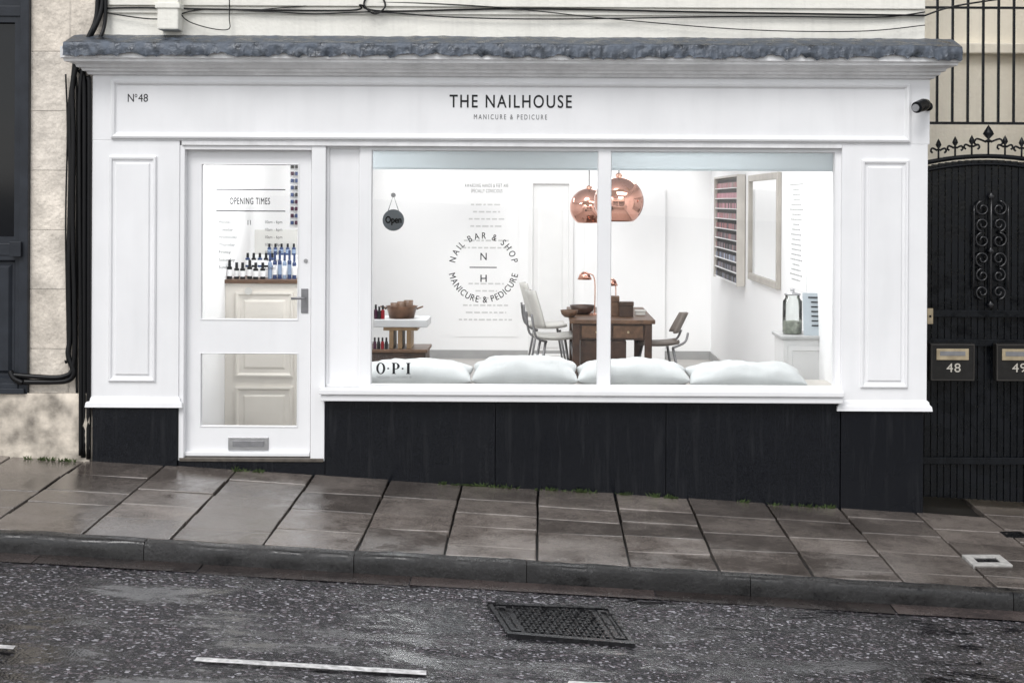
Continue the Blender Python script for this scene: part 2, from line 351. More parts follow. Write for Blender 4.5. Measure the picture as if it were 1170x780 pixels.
# pavement slabs
mb=MB()
mb.cur=1
mb.add([(-14,KY+.06,zp(-14,KY+.06)-.014),(14,KY+.06,zp(14,KY+.06)-.014),(14,.9,zp(14,.9)-.014),(-14,.9,zp(-14,.9)-.014)],[(0,1,2,3)])
mb.cur=0
x0=X(617)-.506*25
cols=[x0+.506*i+random.uniform(-.015,.015) for i in range(52)]
for i in range(len(cols)-1):
    if cols[i]<-12: continue
    xa,xb=cols[i],cols[i+1]
    ytop=.02 if xa<X(1050) else .9
    yb=KY+KW+.003; cuts=[ytop]; 
    y=ytop-random.uniform(.22,.5)
    if ytop>.5: y=.1
    while y>yb+.17: cuts.append(y); y-=random.uniform(.28,.46)
    cuts.append(yb)
    for k in range(len(cuts)-1):
        ya,yc=cuts[k],cuts[k+1]; g=.0068
        j=[random.uniform(-.005,.005) for _ in range(4)]
        jx=[random.uniform(-.004,.004) for _ in range(4)]
        P=[(xa+g+jx[0],yc+g),(xb-g+jx[1],yc+g+jx[0]),(xb-g+jx[2],ya-g),(xa+g+jx[3],ya-g+jx[1])]
        top=[(p[0],p[1],zp(*p)+j[q]) for q,p in enumerate(P)]
        bot=[(p[0],p[1],zp(*p)-.04) for p in P]
        mb.add(bot+top,[(4,5,6,7),(0,1,5,4),(1,2,6,5),(2,3,7,6),(3,0,4,7)])
mb.obj('pavement',[SLAB,GROUT],bevel=.005,kind='structure')
# road markings
def strip(name,p0,p1,p2,p3,m,up,**p):
    n=40; A=[roadhit(*q,zr,up) for q in (p0,p1,p2,p3)]; mbq=MB(); vs=[];fs=[]
    for i in range(n+1):
        t=i/n; a=A[0].lerp(A[1],t); b=A[3].lerp(A[2],t); d_=(b-a)
        a=a-d_*.12*noise.noise(Vector((t*30,1,p0[0]))); b=b+d_*.12*noise.noise(Vector((t*30,7,p0[0])))
        vs+=[a,b]
    for i in range(n): fs.append((2*i,2*i+2,2*i+3,2*i+1))
    mbq.add(vs,fs); return mbq.obj(name,m,**p)
strip('road_marking',(222,754.5),(487,770.5),(487,765.5),(225,750),PAINTL,.008,kind='structure')
strip('road_marking',(648,781),(900,797),(900,792),(650,777),PAINTL,.008,kind='structure')
strip('road_marking',(-200,729),(15,741),(18,737),(-200,725),PAINTL,.008,kind='structure')
c=[roadhit(*p,zr,.008) for p in [(580,724),(726,736),(697,693),(556,688)]]
mh=thing('manhole_cover',sum(c,Vector())/4,'dark cast-iron drain cover with raised lattice set in wet road','manhole cover')
def lerp4(c,u,v,up=0): return (c[0]*(1-u)+c[1]*u)*(1-v)+(c[3]*(1-u)+c[2]*u)*v+Vector((0,0,up))
def ground_frame(mb,c,t,h,tv=None):
    tv=tv or t
    for (u0,u1,v0,v1) in [(0,1,0,tv),(0,1,1-tv,1),(0,t,tv,1-tv),(1-t,1,tv,1-tv)]:
        b=[lerp4(c,u0,v0,-.02),lerp4(c,u1,v0,-.02),lerp4(c,u1,v1,-.02),lerp4(c,u0,v1,-.02)]
        tt=[p+Vector((0,0,h+.02)) for p in b]
        mb.add(b+tt,[(4,5,6,7),(0,1,5,4),(1,2,6,5),(2,3,7,6),(3,0,4,7)])
mb=MB(); ground_frame(mb,c,.035,.004,.07); mb.obj('frame',IRON,mh)
for ua,ub in ((.05,.13),(.87,.95)):
    mb=MB(); ground_frame(mb,[lerp4(c,ua,.12),lerp4(c,ub,.12),lerp4(c,ub,.88),lerp4(c,ua,.88)],.2,.003,.06); mb.obj('hinge_bar',IRON,mh)
mb=MB()
mb.add([lerp4(c,0.03,0.03,-.006),lerp4(c,.97,.03,-.006),lerp4(c,.97,.97,-.006),lerp4(c,.03,.97,-.006)],[(0,1,2,3)])
for i in range(18):
    for j in range(9):
        u=.17+.66*(i+.5)/18; v=.1+.8*(j+.5)/9; du=.014 if (i+j)%2 else .006; dv=.014 if (i+j)%2 else .04
        b=[lerp4(c,u-du,v-dv,-.006),lerp4(c,u+du,v-dv,-.006),lerp4(c,u+du,v+dv,-.006),lerp4(c,u-du,v+dv,-.006)]
        mb.add(b+[p+Vector((0,0,.009)) for p in b],[(4,5,6,7),(0,1,5,4),(1,2,6,5),(2,3,7,6),(3,0,4,7)])
mb.obj('plate',IRON,mh)
c=[roadhit(*p,zp,.006) for p in [(1112,645.5),(1157,645.5),(1142,633.5),(1099,633.5)]]
pc=thing('inspection_cover',sum(c,Vector())/4,'small square inspection cover with pale concrete surround in pavement','inspection cover')
mb=MB(); ground_frame(mb,c,.2,.002,.26); mb.obj('frame',PALEC,pc)
mb=MB(); mb.add([lerp4(c,.2,.26,-.004),lerp4(c,.8,.26,-.004),lerp4(c,.8,.74,-.004),lerp4(c,.2,.74,-.004)],[(0,1,2,3)]); mb.obj('plate',IRON,pc)
c=[roadhit(*p,zp,.005) for p in [(1150,613),(1176,613),(1166,607),(1142,607)]]
pc=thing('inspection_cover',sum(c,Vector())/4,'small dark iron stopcock cover in pavement','inspection cover')
mb=MB(); ground_frame(mb,c,.15,.001,.2); mb.obj('frame',IRON,pc)
mb=MB(); mb.add([lerp4(c,.15,.2,-.002),lerp4(c,.85,.2,-.002),lerp4(c,.85,.8,-.002),lerp4(c,.15,.8,-.002)],[(0,1,2,3)]); mb.obj('plate',IRON,pc)

# ---------------- shop building ----------------
shop=thing('shop_building',(X(583),0,zp(X(583),0)),'white painted shopfront with black granite base and lead-topped cornice','shop')
def frs(name,a,b,c,d,y0,y1,m,parent=shop,bevel=.003,**k):
    mb=MB(); mb.pbox(a,b,c,d,y0,y1); return mb.obj(name,m,parent,bevel=bevel,**k)
mb=MB(); mb.box(X(117),X(1057),.03,.28,1.86,5.2); 
uw=mb.obj('upper_wall',CREAM,shop)
mb=MB(); mb.box(X(118),X(1056),.012,.03,Z(17),Z(9)); mb.box(X(118),X(1056),-.004,.012,Z(8.6),Z(-8)); mb.obj('string_course',CREAM,shop,bevel=.005)
fas=frs('fascia',105,84,1062,163,0,.14,WHITE,bevel=.004)
mb=MB(); x0,x1,z0,z1=X(127),X(1039),Z(160.5),Z(94)
mb.frame(x0,z0,x1,z1,[(0,0.001),(0,-.022),(.012,-.028),(.024,-.024),(.034,-.008),(.040,-.006)],True)
mb.obj('fascia_panel',WHITE,shop)
mb=MB(); mb.pbox(207,163,962,168,-.004,.12); mb.obj('lintel_strip',WHITE2,shop,bevel=.003)
def molding(prof,xl,xr,yb,k=.75):
    mb=MB(); vs=[];fs=[]
    for (o,z) in prof: vs+=[(xl-o*k,yb,z),(xl-o*k,-o,z),(xr+o*k,-o,z),(xr+o*k,yb,z)]
    for i in range(len(prof)-1):
        for j in range(3): a=4*i+j; fs.append((a,a+1,a+5,a+4))
    return mb.add(vs,fs)
molding([(.2,1.945),(.2,1.872),(.192,1.868),(.182,1.866),(.178,1.850),(.14,1.846),(.11,1.835),(.100,1.818),(.072,1.814),(.066,1.797),(.04,1.793),(.03,1.776),(.0,1.772)],X(105),X(1062),.25).obj('cornice',WHITE2,shop)
# lead sheet: flat slope, crisp edge, thin crinkled ragged drip
ks=[(0.03,2.048),(-.04,2.030),(-.11,2.006),(-.18,1.982),(-.208,1.972),(-.214,1.968),(-.216,1.960),(-.217,1.948),(-.218,1.936),(-.219,1.924),(-.220,1.911)]
mb=MB(); nx=1500; vs=[];fs=[]
xl,xr=X(71,-.22),X(1099,-.22)
def rid(x,f,s,k=0): return 1-2.6*abs(noise.noise(Vector((x*f,k,s))))
for i in range(nx+1):
    x=xl+(xr-xl)*i/nx
    big=noise.noise(Vector((x*2.2,4,0)))
    sag=.012*noise.noise(Vector((x*1.1,8,0)))
    for k,(y,z) in enumerate(ks):
        nz=noise.noise(Vector((x*3,k*.3,0)))*.006+noise.noise(Vector((x*16,k*.9,5)))*.004
        if k in(4,5,6): nz+=.004*rid(x,9,3)
        t=max(0,k-5)/5
        yy=(rid(x,8,9,k*.22)*.008+rid(x,21,2,k*.35)*.006+noise.noise(Vector((x*50,k,2)))*.003)*t
        if k>=9: 
            s_=abs(noise.noise(Vector((x*5,2,20))))*.055+abs(noise.noise(Vector((x*15,2,20))))*.030+noise.noise(Vector((x*45,2,20)))*.006
            nz+=(s_-.034+big*.014)*(1 if k==10 else .4)
        vs.append((x,y-yy if k>5 else y,z+nz+sag*(.3+t)))
m=len(ks)
for i in range(nx):
    for k in range(m-1): fs.append((i*m+k,(i+1)*m+k,(i+1)*m+k+1,i*m+k+1))
mb.add(vs,fs)
for base,sg in ((0,-1),(nx*m,1)):
    tp=[vs[base+k] for k in range(7)]
    dn=[(p[0]+sg*.006,p[1],p[2]-.045-.015*noise.noise(Vector((p[1]*30,sg,4)))) for p in tp]
    mb.add(tp+dn,[(k,k+1,k+8,k+7) for k in range(6)])
ld=mb.obj('lead_flashing',LEAD,shop,smooth=True)
def pilaster(a,b,pa,pb,t,bt):
    p=frs('pilaster',a,163,b,466,0,.14,WHITE,bevel=.004)
    mb=MB(); mb.frame(X(pa),Z(bt),X(pb),Z(t),[(0,.001),(0,-.012),(.008,-.02),(.018,-.018),(.026,-.004),(.04,-.002),(.052,-.004)],True)
    mb.obj('raised_panel',WHITE,p)
    mb=MB(); mb.frame(X(pa+8),Z(bt-8),X(pb-8),Z(t+8),[(0,.0),(0,-.010),(.006,-.014)],True); mb.obj('panel_field',WHITE,p)
    molding([(0,Z(455)),(.012,Z(457)),(.016,Z(460)),(.028,Z(462)),(.032,Z(467))],X(a),X(b),.1,1).obj('base_moulding',WHITE,p)
    return p
pilaster(105,205,125,179,181,438)
pilaster(962,1060,984,1038,181,441)
def plinth(a,b,t,y0=0):
    xa,xb=X(a),X(b); mb=MB(); zt=Z(t)
    mb.add([(xa,y0,zp(xa,0)-.1),(xb,y0,zp(xb,0)-.1),(xb,.14,zp(xb,0)-.1),(xa,.14,zp(xa,0)-.1),(xa,y0,zt),(xb,y0,zt),(xb,.14,zt),(xa,.14,zt)],
      [(0,3,2,1),(4,5,6,7),(0,1,5,4),(1,2,6,5),(2,3,7,6),(3,0,4,7)])
    return mb.obj('granite_plinth',GRAN,shop,bevel=.002)
plinth(107,204,467.3,-.006); plinth(962,1056,467.3,-.008)
plinth(373,567,459.5,.002); plinth(567.6,762,459.5,.003); plinth(762.6,961.2,459.5,.002)
plinth(204.6,372.6,529,.01)
mb=MB(); mb.pbox(205,168,211,528,.01,.14); mb.pbox(211,168,356,173,.012,.14); mb.pbox(356,168,372,528,.008,.14); mb.obj('door_frame',WHITE,shop,bevel=.004)
frs('threshold',206,525,371,529,.0,.14,STEP)
frs('side_panel',372,168,412,445,.06,.13,WHITE)
mb=MB(); mb.frame(X(372),Z(444),X(412),Z(168),[(0,.058),(0,.045),(.012,.045),(.02,.058)],False); mb.obj('panel_bead',WHITE,shop)
dy=.075
mb=MB()
L_,R_=X(211.5,dy),X(355.5,dy)
gx0,gx1=X(230,dy),X(341,dy); zt,zb=Z(173,dy),Z(524,dy)
u0,u1=Z(367,dy),Z(189,dy); l0,l1=Z(489,dy),Z(405,dy)
mb.box(L_,gx0,dy,dy+.05,zb,zt); mb.box(gx1,R_,dy,dy+.05,zb,zt)
for a,b in ((u1,zt),(l1,u0),(zb,l0)): mb.box(gx0,gx1,dy,dy+.05,a,b)
door=mb.obj('door',DOORW,shop)
for (a,b) in ((u0,u1),(l0,l1)):
    mb=MB(); mb.frame(gx0-.004,a-.004,gx1+.004,b+.004,[(0,dy-.003),(.006,dy-.005),(.012,dy+.016)],False); mb.obj('glazing_bead',DOORW,door)
    mb=MB(); mb.box(gx0,gx1,dy+.02,dy+.024,a,b); mb.obj('glass',GLASS,door)
mb=MB(); mb.pbox(212,518,355,523,dy-.03,dy-.001); mb.obj('weather_bar',DOORW,door,bevel=.006)
mb=MB(); mb.pbox(262,501,308,516,dy-.010,dy-.001); 
lb=mb.obj('letterbox',STEEL,door,bevel=.003)
mb=MB(); mb.pbox(267,505,303,512,dy-.016,dy-.011); mb.obj('flap',GREYM,lb,bevel=.002)
mb=MB(); mb.pbox(344.5,331,352.5,359,dy-.008,dy-.001); h=mb.obj('handle',GREYM,door,bevel=.003)
mb=MB(); p=pt(348.5,340,dy); mb.tube([p+Vector((0,-.0,0)),p+Vector((0,-.045,0)),p+Vector((-.02,-.05,-.001)),p+Vector((-.05,-.048,-.002)),p+Vector((-.085,-.042,-.004))],.0085,10); mb.obj('lever',GREYM,h,smooth=True)
mb=MB(); mb.lathe([(.008,-.010),(.008,-.006),(.014,-.006),(.014,0)],pt(349.5,298,dy),16,'y'); mb.obj('lock',STEEL,door)
vy=dy+.016
mb=MB(); text_into(mb,'OPENING TIMES',262.5,308.5,226,233.5,vy,1.14,0,.0006)
for yy in (217,241.5): 
    a=pt(247,yy,vy);b=pt(326,yy+.3,vy); mb.add([(a.x,vy,a.z),(b.x,vy,a.z),(b.x,vy,a.z+.0065),(a.x,vy,a.z+.0065)],[(0,1,2,3)])
for xx in (283.3,286.3):
    a=pt(xx,257,vy); mb.add([(a.x-.002,vy,a.z),(a.x+.002,vy,a.z),(a.x+.002,vy,a.z+.032),(a.x-.002,vy,a.z+.032)],[(0,1,2,3)])
mb.obj('opening_times_lettering',INK,door)
mb=MB()
rows=[('Monday','10am - 6pm'),('Tuesday','10am - 6pm'),('Wednesday','10am - 6pm'),('Thursday','10am - 8pm'),('Friday','10am - 6pm'),('Saturday','9am - 6pm'),('Sunday','Closed')]
for i,(a,b) in enumerate(rows):
    y=252+i*8.6; text_into(mb,a,250,250+len(a)*2.3,y,y+4.4,vy); text_into(mb,b,303,303+len(b)*1.95,y,y+4.4,vy)
mb.obj('opening_hours_lettering',INK,door)
# window frame
wy=.035
mb=MB()
mb.pbox(412,168,424,445,wy,.12); mb.pbox(424,168,954,172,wy,.12); mb.pbox(954,168,962,445,wy,.12); mb.pbox(424,440.5,954,445,wy,.12); mb.pbox(684,172,697.5,440.5,wy-.004,.12)
win=mb.obj('window',WHITE,shop)
for a,b in ((424,684),(697.5,954)):
    mb=MB(); mb.frame(X(a,wy)-.002,Z(440.5,wy)-.002,X(b,wy)+.002,Z(172,wy)+.002,[(0,wy-.003),(.004,wy-.004),(.010,wy+.02)],False); mb.obj('glazing_bead',WHITE,win)
    mb=MB(); mb.box(X(a,wy),X(b,wy),wy+.035,wy+.041,Z(441,wy),Z(171,wy)); mb.obj('glass',GLASS,win)
mb=MB(); mb.box(X(365,-.1),X(966.5,-.1),-.095,.035,Z(452.5,-.1),Z(446,-.1)); mb.obj('sill',WHITE,win,bevel=.008)
mb=MB(); mb.box(X(367,-.08),X(965,-.08),-.075,.03,Z(459.6,-.08),Z(452.7,-.08)); mb.obj('sill_moulding',WHITE,win,bevel=.006)
mb=MB(); mb.add([(X(366,-.1),-.09,Z(446,-.1)),(X(966,-.1),-.09,Z(446,-.1)),(X(962),.034,Z(444)),(X(366),.034,Z(444))],[(0,1,2,3)]); mb.obj('sill_slope',WHITE,win)
gy=wy+.033
mb=MB(); C=pt(552.5,305.5,gy); 
def arc(mb,s,r,a0,a1,top,h):
    data=[]; W=0
    for ch in s:
        if ch==' ': data.append((None,.42)); continue
        vs,fs=textmesh(ch,1,0); w0=min(v.x for v in vs);w1=max(v.x for v in vs); data.append(((vs,fs,w0,w1),(w1-w0)+.27))
    W=sum(d_[1] for d_ in data); acc=0
    for dd_,w in data:
        t=(acc+w/2)/W; acc+=w
        if dd_ is None: continue
        vs,fs,w0,w1=dd_; a=a0+(a1-a0)*t; k=h/.72
        for q,sh in enumerate((-.0006,.0006)):
            out=[]
            for v in vs:
                lx=(v.x-(w0+w1)/2)*k*.80+sh; ly=(v.y-.36)*k
                if top: ux,uz=math.sin(a),-math.cos(a); px_,pz_=math.cos(a),math.sin(a)
                else: ux,uz=-math.sin(a),math.cos(a); px_,pz_=-math.cos(a),-math.sin(a)
                out.append((C.x+math.cos(a)*r+ux*lx+px_*ly,gy-.0002*q,C.z+math.sin(a)*r+uz*lx+pz_*ly))
            mb.add(out,fs)
d=math.radians
arc(mb,'NAIL BAR & SHOP',S(36.5,gy),d(173),d(7),True,S(7.6,gy))
arc(mb,'MANICURE & PEDICURE',S(36.5,gy),d(190),d(350),False,S(7.6,gy))
text_into(mb,'N',549,556,289,297,gy,1,0,.0006); text_into(mb,'H',549,556,314,322,gy,1,0,.0006)
a=pt(536.5,306,gy); mb.add([(a.x,gy,a.z),(a.x+S(31,gy),gy,a.z),(a.x+S(31,gy),gy,a.z+.007),(a.x,gy,a.z+.007)],[(0,1,2,3)])
mb.obj('circular_lettering',INK,win)
mb=MB(); text_into(mb,'AWARDING HANDS & FEET ARE',531,581,210,214.2,gy,1.15); text_into(mb,'SPECIALLY CONSCIOUS',538,574,216,220.2,gy,1.15); mb.obj('slogan_lettering',INK,win)
mb=MB()
def ell(cx,cz,ro,rz,ri,rzi):
    n=28; vs=[];fs=[]
    for i in range(n):
        t=2*math.pi*i/n; vs+=[(cx+ro*math.cos(t),gy,cz+rz*math.sin(t)),(cx+ri*math.cos(t),gy,cz+rzi*math.sin(t))]
    for i in range(n): j=(i+1)%n; fs.append((2*i,2*j,2*j+1,2*i+1))
    mb.add(vs,fs)
def rc(x0,x1,z0,z1): mb.add([(x0,gy,z0),(x1,gy,z0),(x1,gy,z1),(x0,gy,z1)],[(0,1,2,3)])
b=pt(430,427,gy); u=S(1,gy)
ell(b.x+5*u,b.z+6.3*u,5.2*u,6.6*u,2.6*u,5.6*u)
rc(b.x+12.5*u,b.x+14.5*u,b.z+5.3*u,b.z+7.2*u)
px=b.x+17.5*u; rc(px+1*u,px+3.8*u,b.z+.8*u,b.z+12*u); rc(px,px+5*u,b.z,b.z+.8*u); rc(px,px+5*u,b.z+12*u,b.z+12.8*u)
n=14; vs=[];fs=[]
for i in range(n+1):
    t=-math.pi/2+math.pi*i/n; vs+=[(px+4.6*u+4.6*u*math.cos(t),gy,b.z+9*u+3.7*u*math.sin(t)),(px+4.6*u+1.8*u*math.cos(t),gy,b.z+9*u+2.9*u*math.sin(t))]
for i in range(n): fs.append((2*i,2*i+2,2*i+3,2*i+1))
mb.add(vs,fs); rc(px+3.8*u,px+4.6*u,b.z+12*u,b.z+12.8*u); rc(px+3.8*u,px+4.6*u,b.z+5.3*u,b.z+6.1*u)
rc(b.x+29*u,b.x+31*u,b.z+5.3*u,b.z+7.2*u)
px=b.x+34*u; rc(px+1*u,px+4*u,b.z+.8*u,b.z+12*u); rc(px,px+5*u,b.z,b.z+.8*u); rc(px,px+5*u,b.z+12*u,b.z+12.8*u)
mb.obj('brand_lettering',INK,win)
mb=MB(); text_into(mb,'THE GLOBAL COLOR EXPERT IN',430,470,429.5,432,gy,1.1); mb.obj('small_lettering',GREYV,win)
fy=-.0075
mb=MB(); text_into(mb,'THE NAILHOUSE',513.8,653.2,108.7,123.3,fy,1.22,0,.0011); mb.obj('name_lettering',INK,fas)
mb=MB(); text_into(mb,'MANICURE & PEDICURE',541.5,625,131,136.7,fy,1.5,0); mb.obj('subtitle_lettering',mat('soft_grey_vinyl',(.06,.06,.065),.5),fas)
mb=MB(); text_into(mb,'N',146,153,107.5,116.5,fy); text_into(mb,'º',154,156.8,107.5,111.5,fy); text_into(mb,'48',158,169,107.5,116.5,fy); mb.obj('number_lettering',INK,fas)
# interior shell
xi0,xi1=X(212),X(965); fz=-.95; cz=1.76; yb=7.5
mb=MB(); mb.box(xi0-.2,xi1+.2,.14,yb+.2,fz-.15,fz); mb.obj('interior_floor',FLOOR,shop)
mb=MB(); mb.box(xi0-.25,xi0,.141,yb,fz,cz); mb.box(xi1,xi1+.25,.141,yb,fz,cz); mb.box(xi0-.25,xi1+.25,yb,yb+.2,fz,cz)
mb.box(xi0,xi1,.141,.2,Z(171,.14),cz)
mb.obj('interior_wall',INW,shop)
mb=MB()
for (a,b) in ((.14,.9),(3.9,4.2),(7.2,7.7)): mb.box(xi0-.25,xi1+.25,a,b,cz+.001,cz+.2)
for (a,b) in ((.9,3.9),(4.2,7.2)): mb.box(xi0-.25,xi0+.3,a,b,cz+.001,cz+.2); mb.box(xi1-.3,xi1+.25,a,b,cz+.001,cz+.2)
mb.obj('ceiling',INW,shop)
mb=MB(); mb.box(xi0,xi1,yb-.015,yb-.001,fz,fz+.10); mb.box(xi1-.015,xi1-.001,1.2,yb-.016,fz,fz+.10); mb.obj('skirting',mat('pale_grey_skirting',(.36,.36,.36),.5),shop)
mb=MB(); mb.box(X(373),xi1-.001,.145,.62,fz,Z(443,.1)); mb.obj('window_seat',WOODL,shop,bevel=.005)
mb=MB(); x0,x1=X(604,yb),X(655,yb); mb.frame(x0,fz+.001,x1,Z(205,yb),[(0,yb-.001),(0,yb-.045),(.05,yb-.045),(.06,yb-.012),(.12,yb-.012),(.14,yb-.02)],True); mb.obj('interior_door',mat('door_off_white',(.82,.82,.82),.5,var=.03),shop)
mb=MB(); x0,x1=X(668,yb),X(760,yb); mb.frame(x0,fz+.001,x1,Z(215,yb),[(0,yb-.001),(0,yb-.05),(.03,yb-.05)],True); mb.obj('chimney_breast',INW,shop)
mb=MB(); mb.box(X(419,.2),X(960,.2),.18,.182,Z(193,.18),Z(160,.18)); mb.box(X(419,.2),X(960,.2),.176,.19,Z(194.5,.18),Z(192.5,.18)); mb.obj('roller_blind',BLIND,shop)
# unseen ceiling panels and area lamps, added to brighten the shop interior
for (ya,yc,en) in ((.35,.8,27),(1.6,2.2,20),(4.0,4.15,13),(6.3,6.9,13)):
    for xc in (-1.15,1.15):
        mb=MB(); mb.box(xc-.55,xc+.55,ya,yc,cz-.035,cz-.006); fx=mb.obj('added_ceiling_panel',INW,shop)
        la=bpy.data.lights.new('added_ceiling_lamp','AREA'); la.shape='RECTANGLE'; la.size=1.0; la.size_y=(yc-ya)*.9; la.energy=en; la.color=(.99,.99,1.0)
        lo=bpy.data.objects.new('added_ceiling_lamp',la); scene.collection.objects.link(lo); lo.location=(xc,(ya+yc)/2,cz-.045)
# cctv
cc=thing('security_camera',pt(1052,121,-.06),'small black security camera fixed to the white pilaster','security camera')
mb=MB(); mb.lathe([(.0,-.02),(.03,-.02),(.03,.0)],pt(1060,122,-.0),16,'y'); mb.tube([pt(1060,122,-.02),pt(1058,122,-.06),pt(1053,121,-.08)],.012,10); mb.obj('bracket',BLACKM,cc,smooth=True)
mb=MB(); mb.tube([pt(1058,119,-.07),pt(1055,120,-.10),pt(1047,123,-.17)],[.035,.042,.038],18); mb.obj('camera_body',BLACKM,cc,bevel=.003)
mb=MB(); q=pt(1046,123.3,-.178); mb.tube([q+Vector((.003,.008,0)),q],[.026,.024],16); mb.obj('lens',GREYM,cc)
# open sign
og=thing('open_sign',pt(449.5,240,.1),'round charcoal sign reading Open hanging on a string behind glass','sign')
mb=MB(); q=pt(449.5,251.5,.1); mb.lathe([(.0,-.006),(S(12.3,.1),-.006),(S(12.3,.1),.0),(.0,.0)],q,36,'y'); mb.obj('disc',SIGN,og)
mb=MB(); text_into(mb,'Open',440.5,458.5,247.3,257.2,.092,1,0,.0022); mb.obj('lettering',mat('sign_ink',(.003,.003,.003),.7,spec=.1),og)
mb=MB(); t=pt(449.5,223,.1); mb.tube([pt(443.5,241,.1),t,pt(455.5,241,.1)],.003,6); mb.lathe([(.016,-.008),(.016,.006)],t,14,'y'); mb.obj('string_hook',GREYM,og)

# ---------------- interior furnishing ----------------
def cushion(a,b,t,bo,y,tilt,lab):
    bo+=7; t+=4
    e=Vector((X((a+b)/2,y),y,Z((t+bo)/2,y))); w=S(b-a,y)/2; hh=S(bo-t,y)/2; mbc=MB(); vs=[];fs=[]
    N=36
    for s in (1,-1):
        o=len(vs)
        for j in range(N+1):
            for i in range(N+1):
                u=math.sin(math.pi/2*(-1+2*i/N)); v=math.sin(math.pi/2*(-1+2*j/N))
                uu=u*(1-.07*(1-abs(v))**2*abs(u)**4); vv=v*(1-.1*(1-abs(u))**2*abs(v)**4)
                th=(max(0,(1-abs(u)**2.6)))**.55*max(0,(1-v*v))**.5
                bump=noise.noise(Vector((u*2.2+a,v*2,s)))*.02+noise.noise(Vector((u*8+a,v*2.2,s)))*.016*(abs(u)+.4)
                lx=uu*w; ly=vv*.2; lz=s*(th**.85)*hh*1.0+bump*th
                ca,sa=math.cos(tilt),math.sin(tilt)
                vs.append((e.x+lx,y+.17+ly*ca-lz*sa,e.z+ly*sa+lz*ca))
        for j in range(N):
            for i in range(N): q=o+j*(N+1)+i; fs.append((q,q+1,q+N+2,q+N+1))
    mbc.add(vs,fs)
    ob=mbc.obj('cushion',CUSH,None,smooth=True,label=lab,category='cushion',group='cushions along the window seat')
    bm=bmesh.new(); bm.from_mesh(ob.data); bmesh.ops.remove_doubles(bm,verts=bm.verts,dist=.0003); bmesh.ops.recalc_face_normals(bm,faces=bm.faces); bm.to_mesh(ob.data); bm.free()
for a,b,t,bo,ti in ((403,539,411,441,.12),(540,661,407,441,.16),(661,789,409,441,.10),(789,923,412,442,.14)):
    cushion(a,b,t,bo,.2,ti,'plump pale blue-grey linen cushion lying on the window seat')
def pendant(px,py,r,y):
    c=pt(px,py,y); R=S(r,y)
    e=thing('pendant_lamp',c,'mirrored copper globe pendant lamp hanging on a black cord','pendant lamp',group='copper pendant lamps')
    pr=[]; 
    for i in range(25):
        t=math.pi*.02+ (math.pi*.80-math.pi*.02)*i/24; pr.append((R*math.sin(t),R*math.cos(t)))
    inn=[(r_*.97,z_*.97) for r_,z_ in reversed(pr)]
    mb=MB(); mb.lathe(pr+inn,c,48); mb.f=mb.f[:-2]; mb.mi=mb.mi[:-2]; mb.obj('lamp_shade',COPPER,e,smooth=True)
    mb=MB(); mb.lathe([(.03,R*.97),(.03,R*1.08),(.012,R*1.14)],c,16); mb.obj('cap',COPPER2,e)
    mb=MB(); mb.tube([c+Vector((0,0,R*1.1)),Vector((c.x,c.y,cz))],.005,8); mb.obj('cord',BLACKM,e)
    mb=MB(); mb.lathe([(.0,-.055),(.03,-.045),(.042,-.01),(.03,.03),(.016,.07),(.016,R*.9)],c+Vector((0,0,-R*.1)),16); mb.obj('bulb',BULB,e,smooth=True)
pendant(707,230,28.5,3.1); pendant(673,237,22,5.4)
# table
ty=4.3
tx0,tx1=X(655,ty),X(746,ty); tz=Z(365,ty)
tb=thing('treatment_table',((tx0+tx1)/2,ty+.8,fz),'dark wooden treatment table with drawers standing on pale floor','table')
mb=MB(); mb.box(tx0-.03,tx1+.03,ty,ty+1.7,tz-.04,tz); mb.obj('table_top',WOODM,tb,bevel=.006)
for a in (tx0,tx1-.07):
    for b in (ty+.02,ty+1.6): mb=MB(); mb.box(a,a+.07,b,b+.07,fz,tz-.041); mb.obj('leg',WOODD,tb,bevel=.004)
mb=MB(); mb.box(tx0+.02,tx1-.02,ty+.04,ty+1.62,tz-.20,tz-.042); mb.obj('apron',WOODD,tb)
for k in range(2):
    xa=tx0+.09+k*(tx1-tx0-.16)/2; xb=xa+(tx1-tx0-.20)/2; mb=MB(); mb.box(xa,xb,ty+.022,ty+.039,tz-.18,tz-.06); dr=mb.obj('drawer',WOODM,tb,bevel=.003)
    mb=MB(); mb.lathe([(.012,-.02),(.008,0)],((xa+xb)/2,ty+.021,tz-.12),10,'y'); mb.obj('knob',BRASSS,dr)
mb=MB(); mb.box(tx0+.08,tx1-.25,ty+.05,ty+1.5,fz+.15,tz-.21); mb.obj('cabinet',WOODD,tb,bevel=.004)
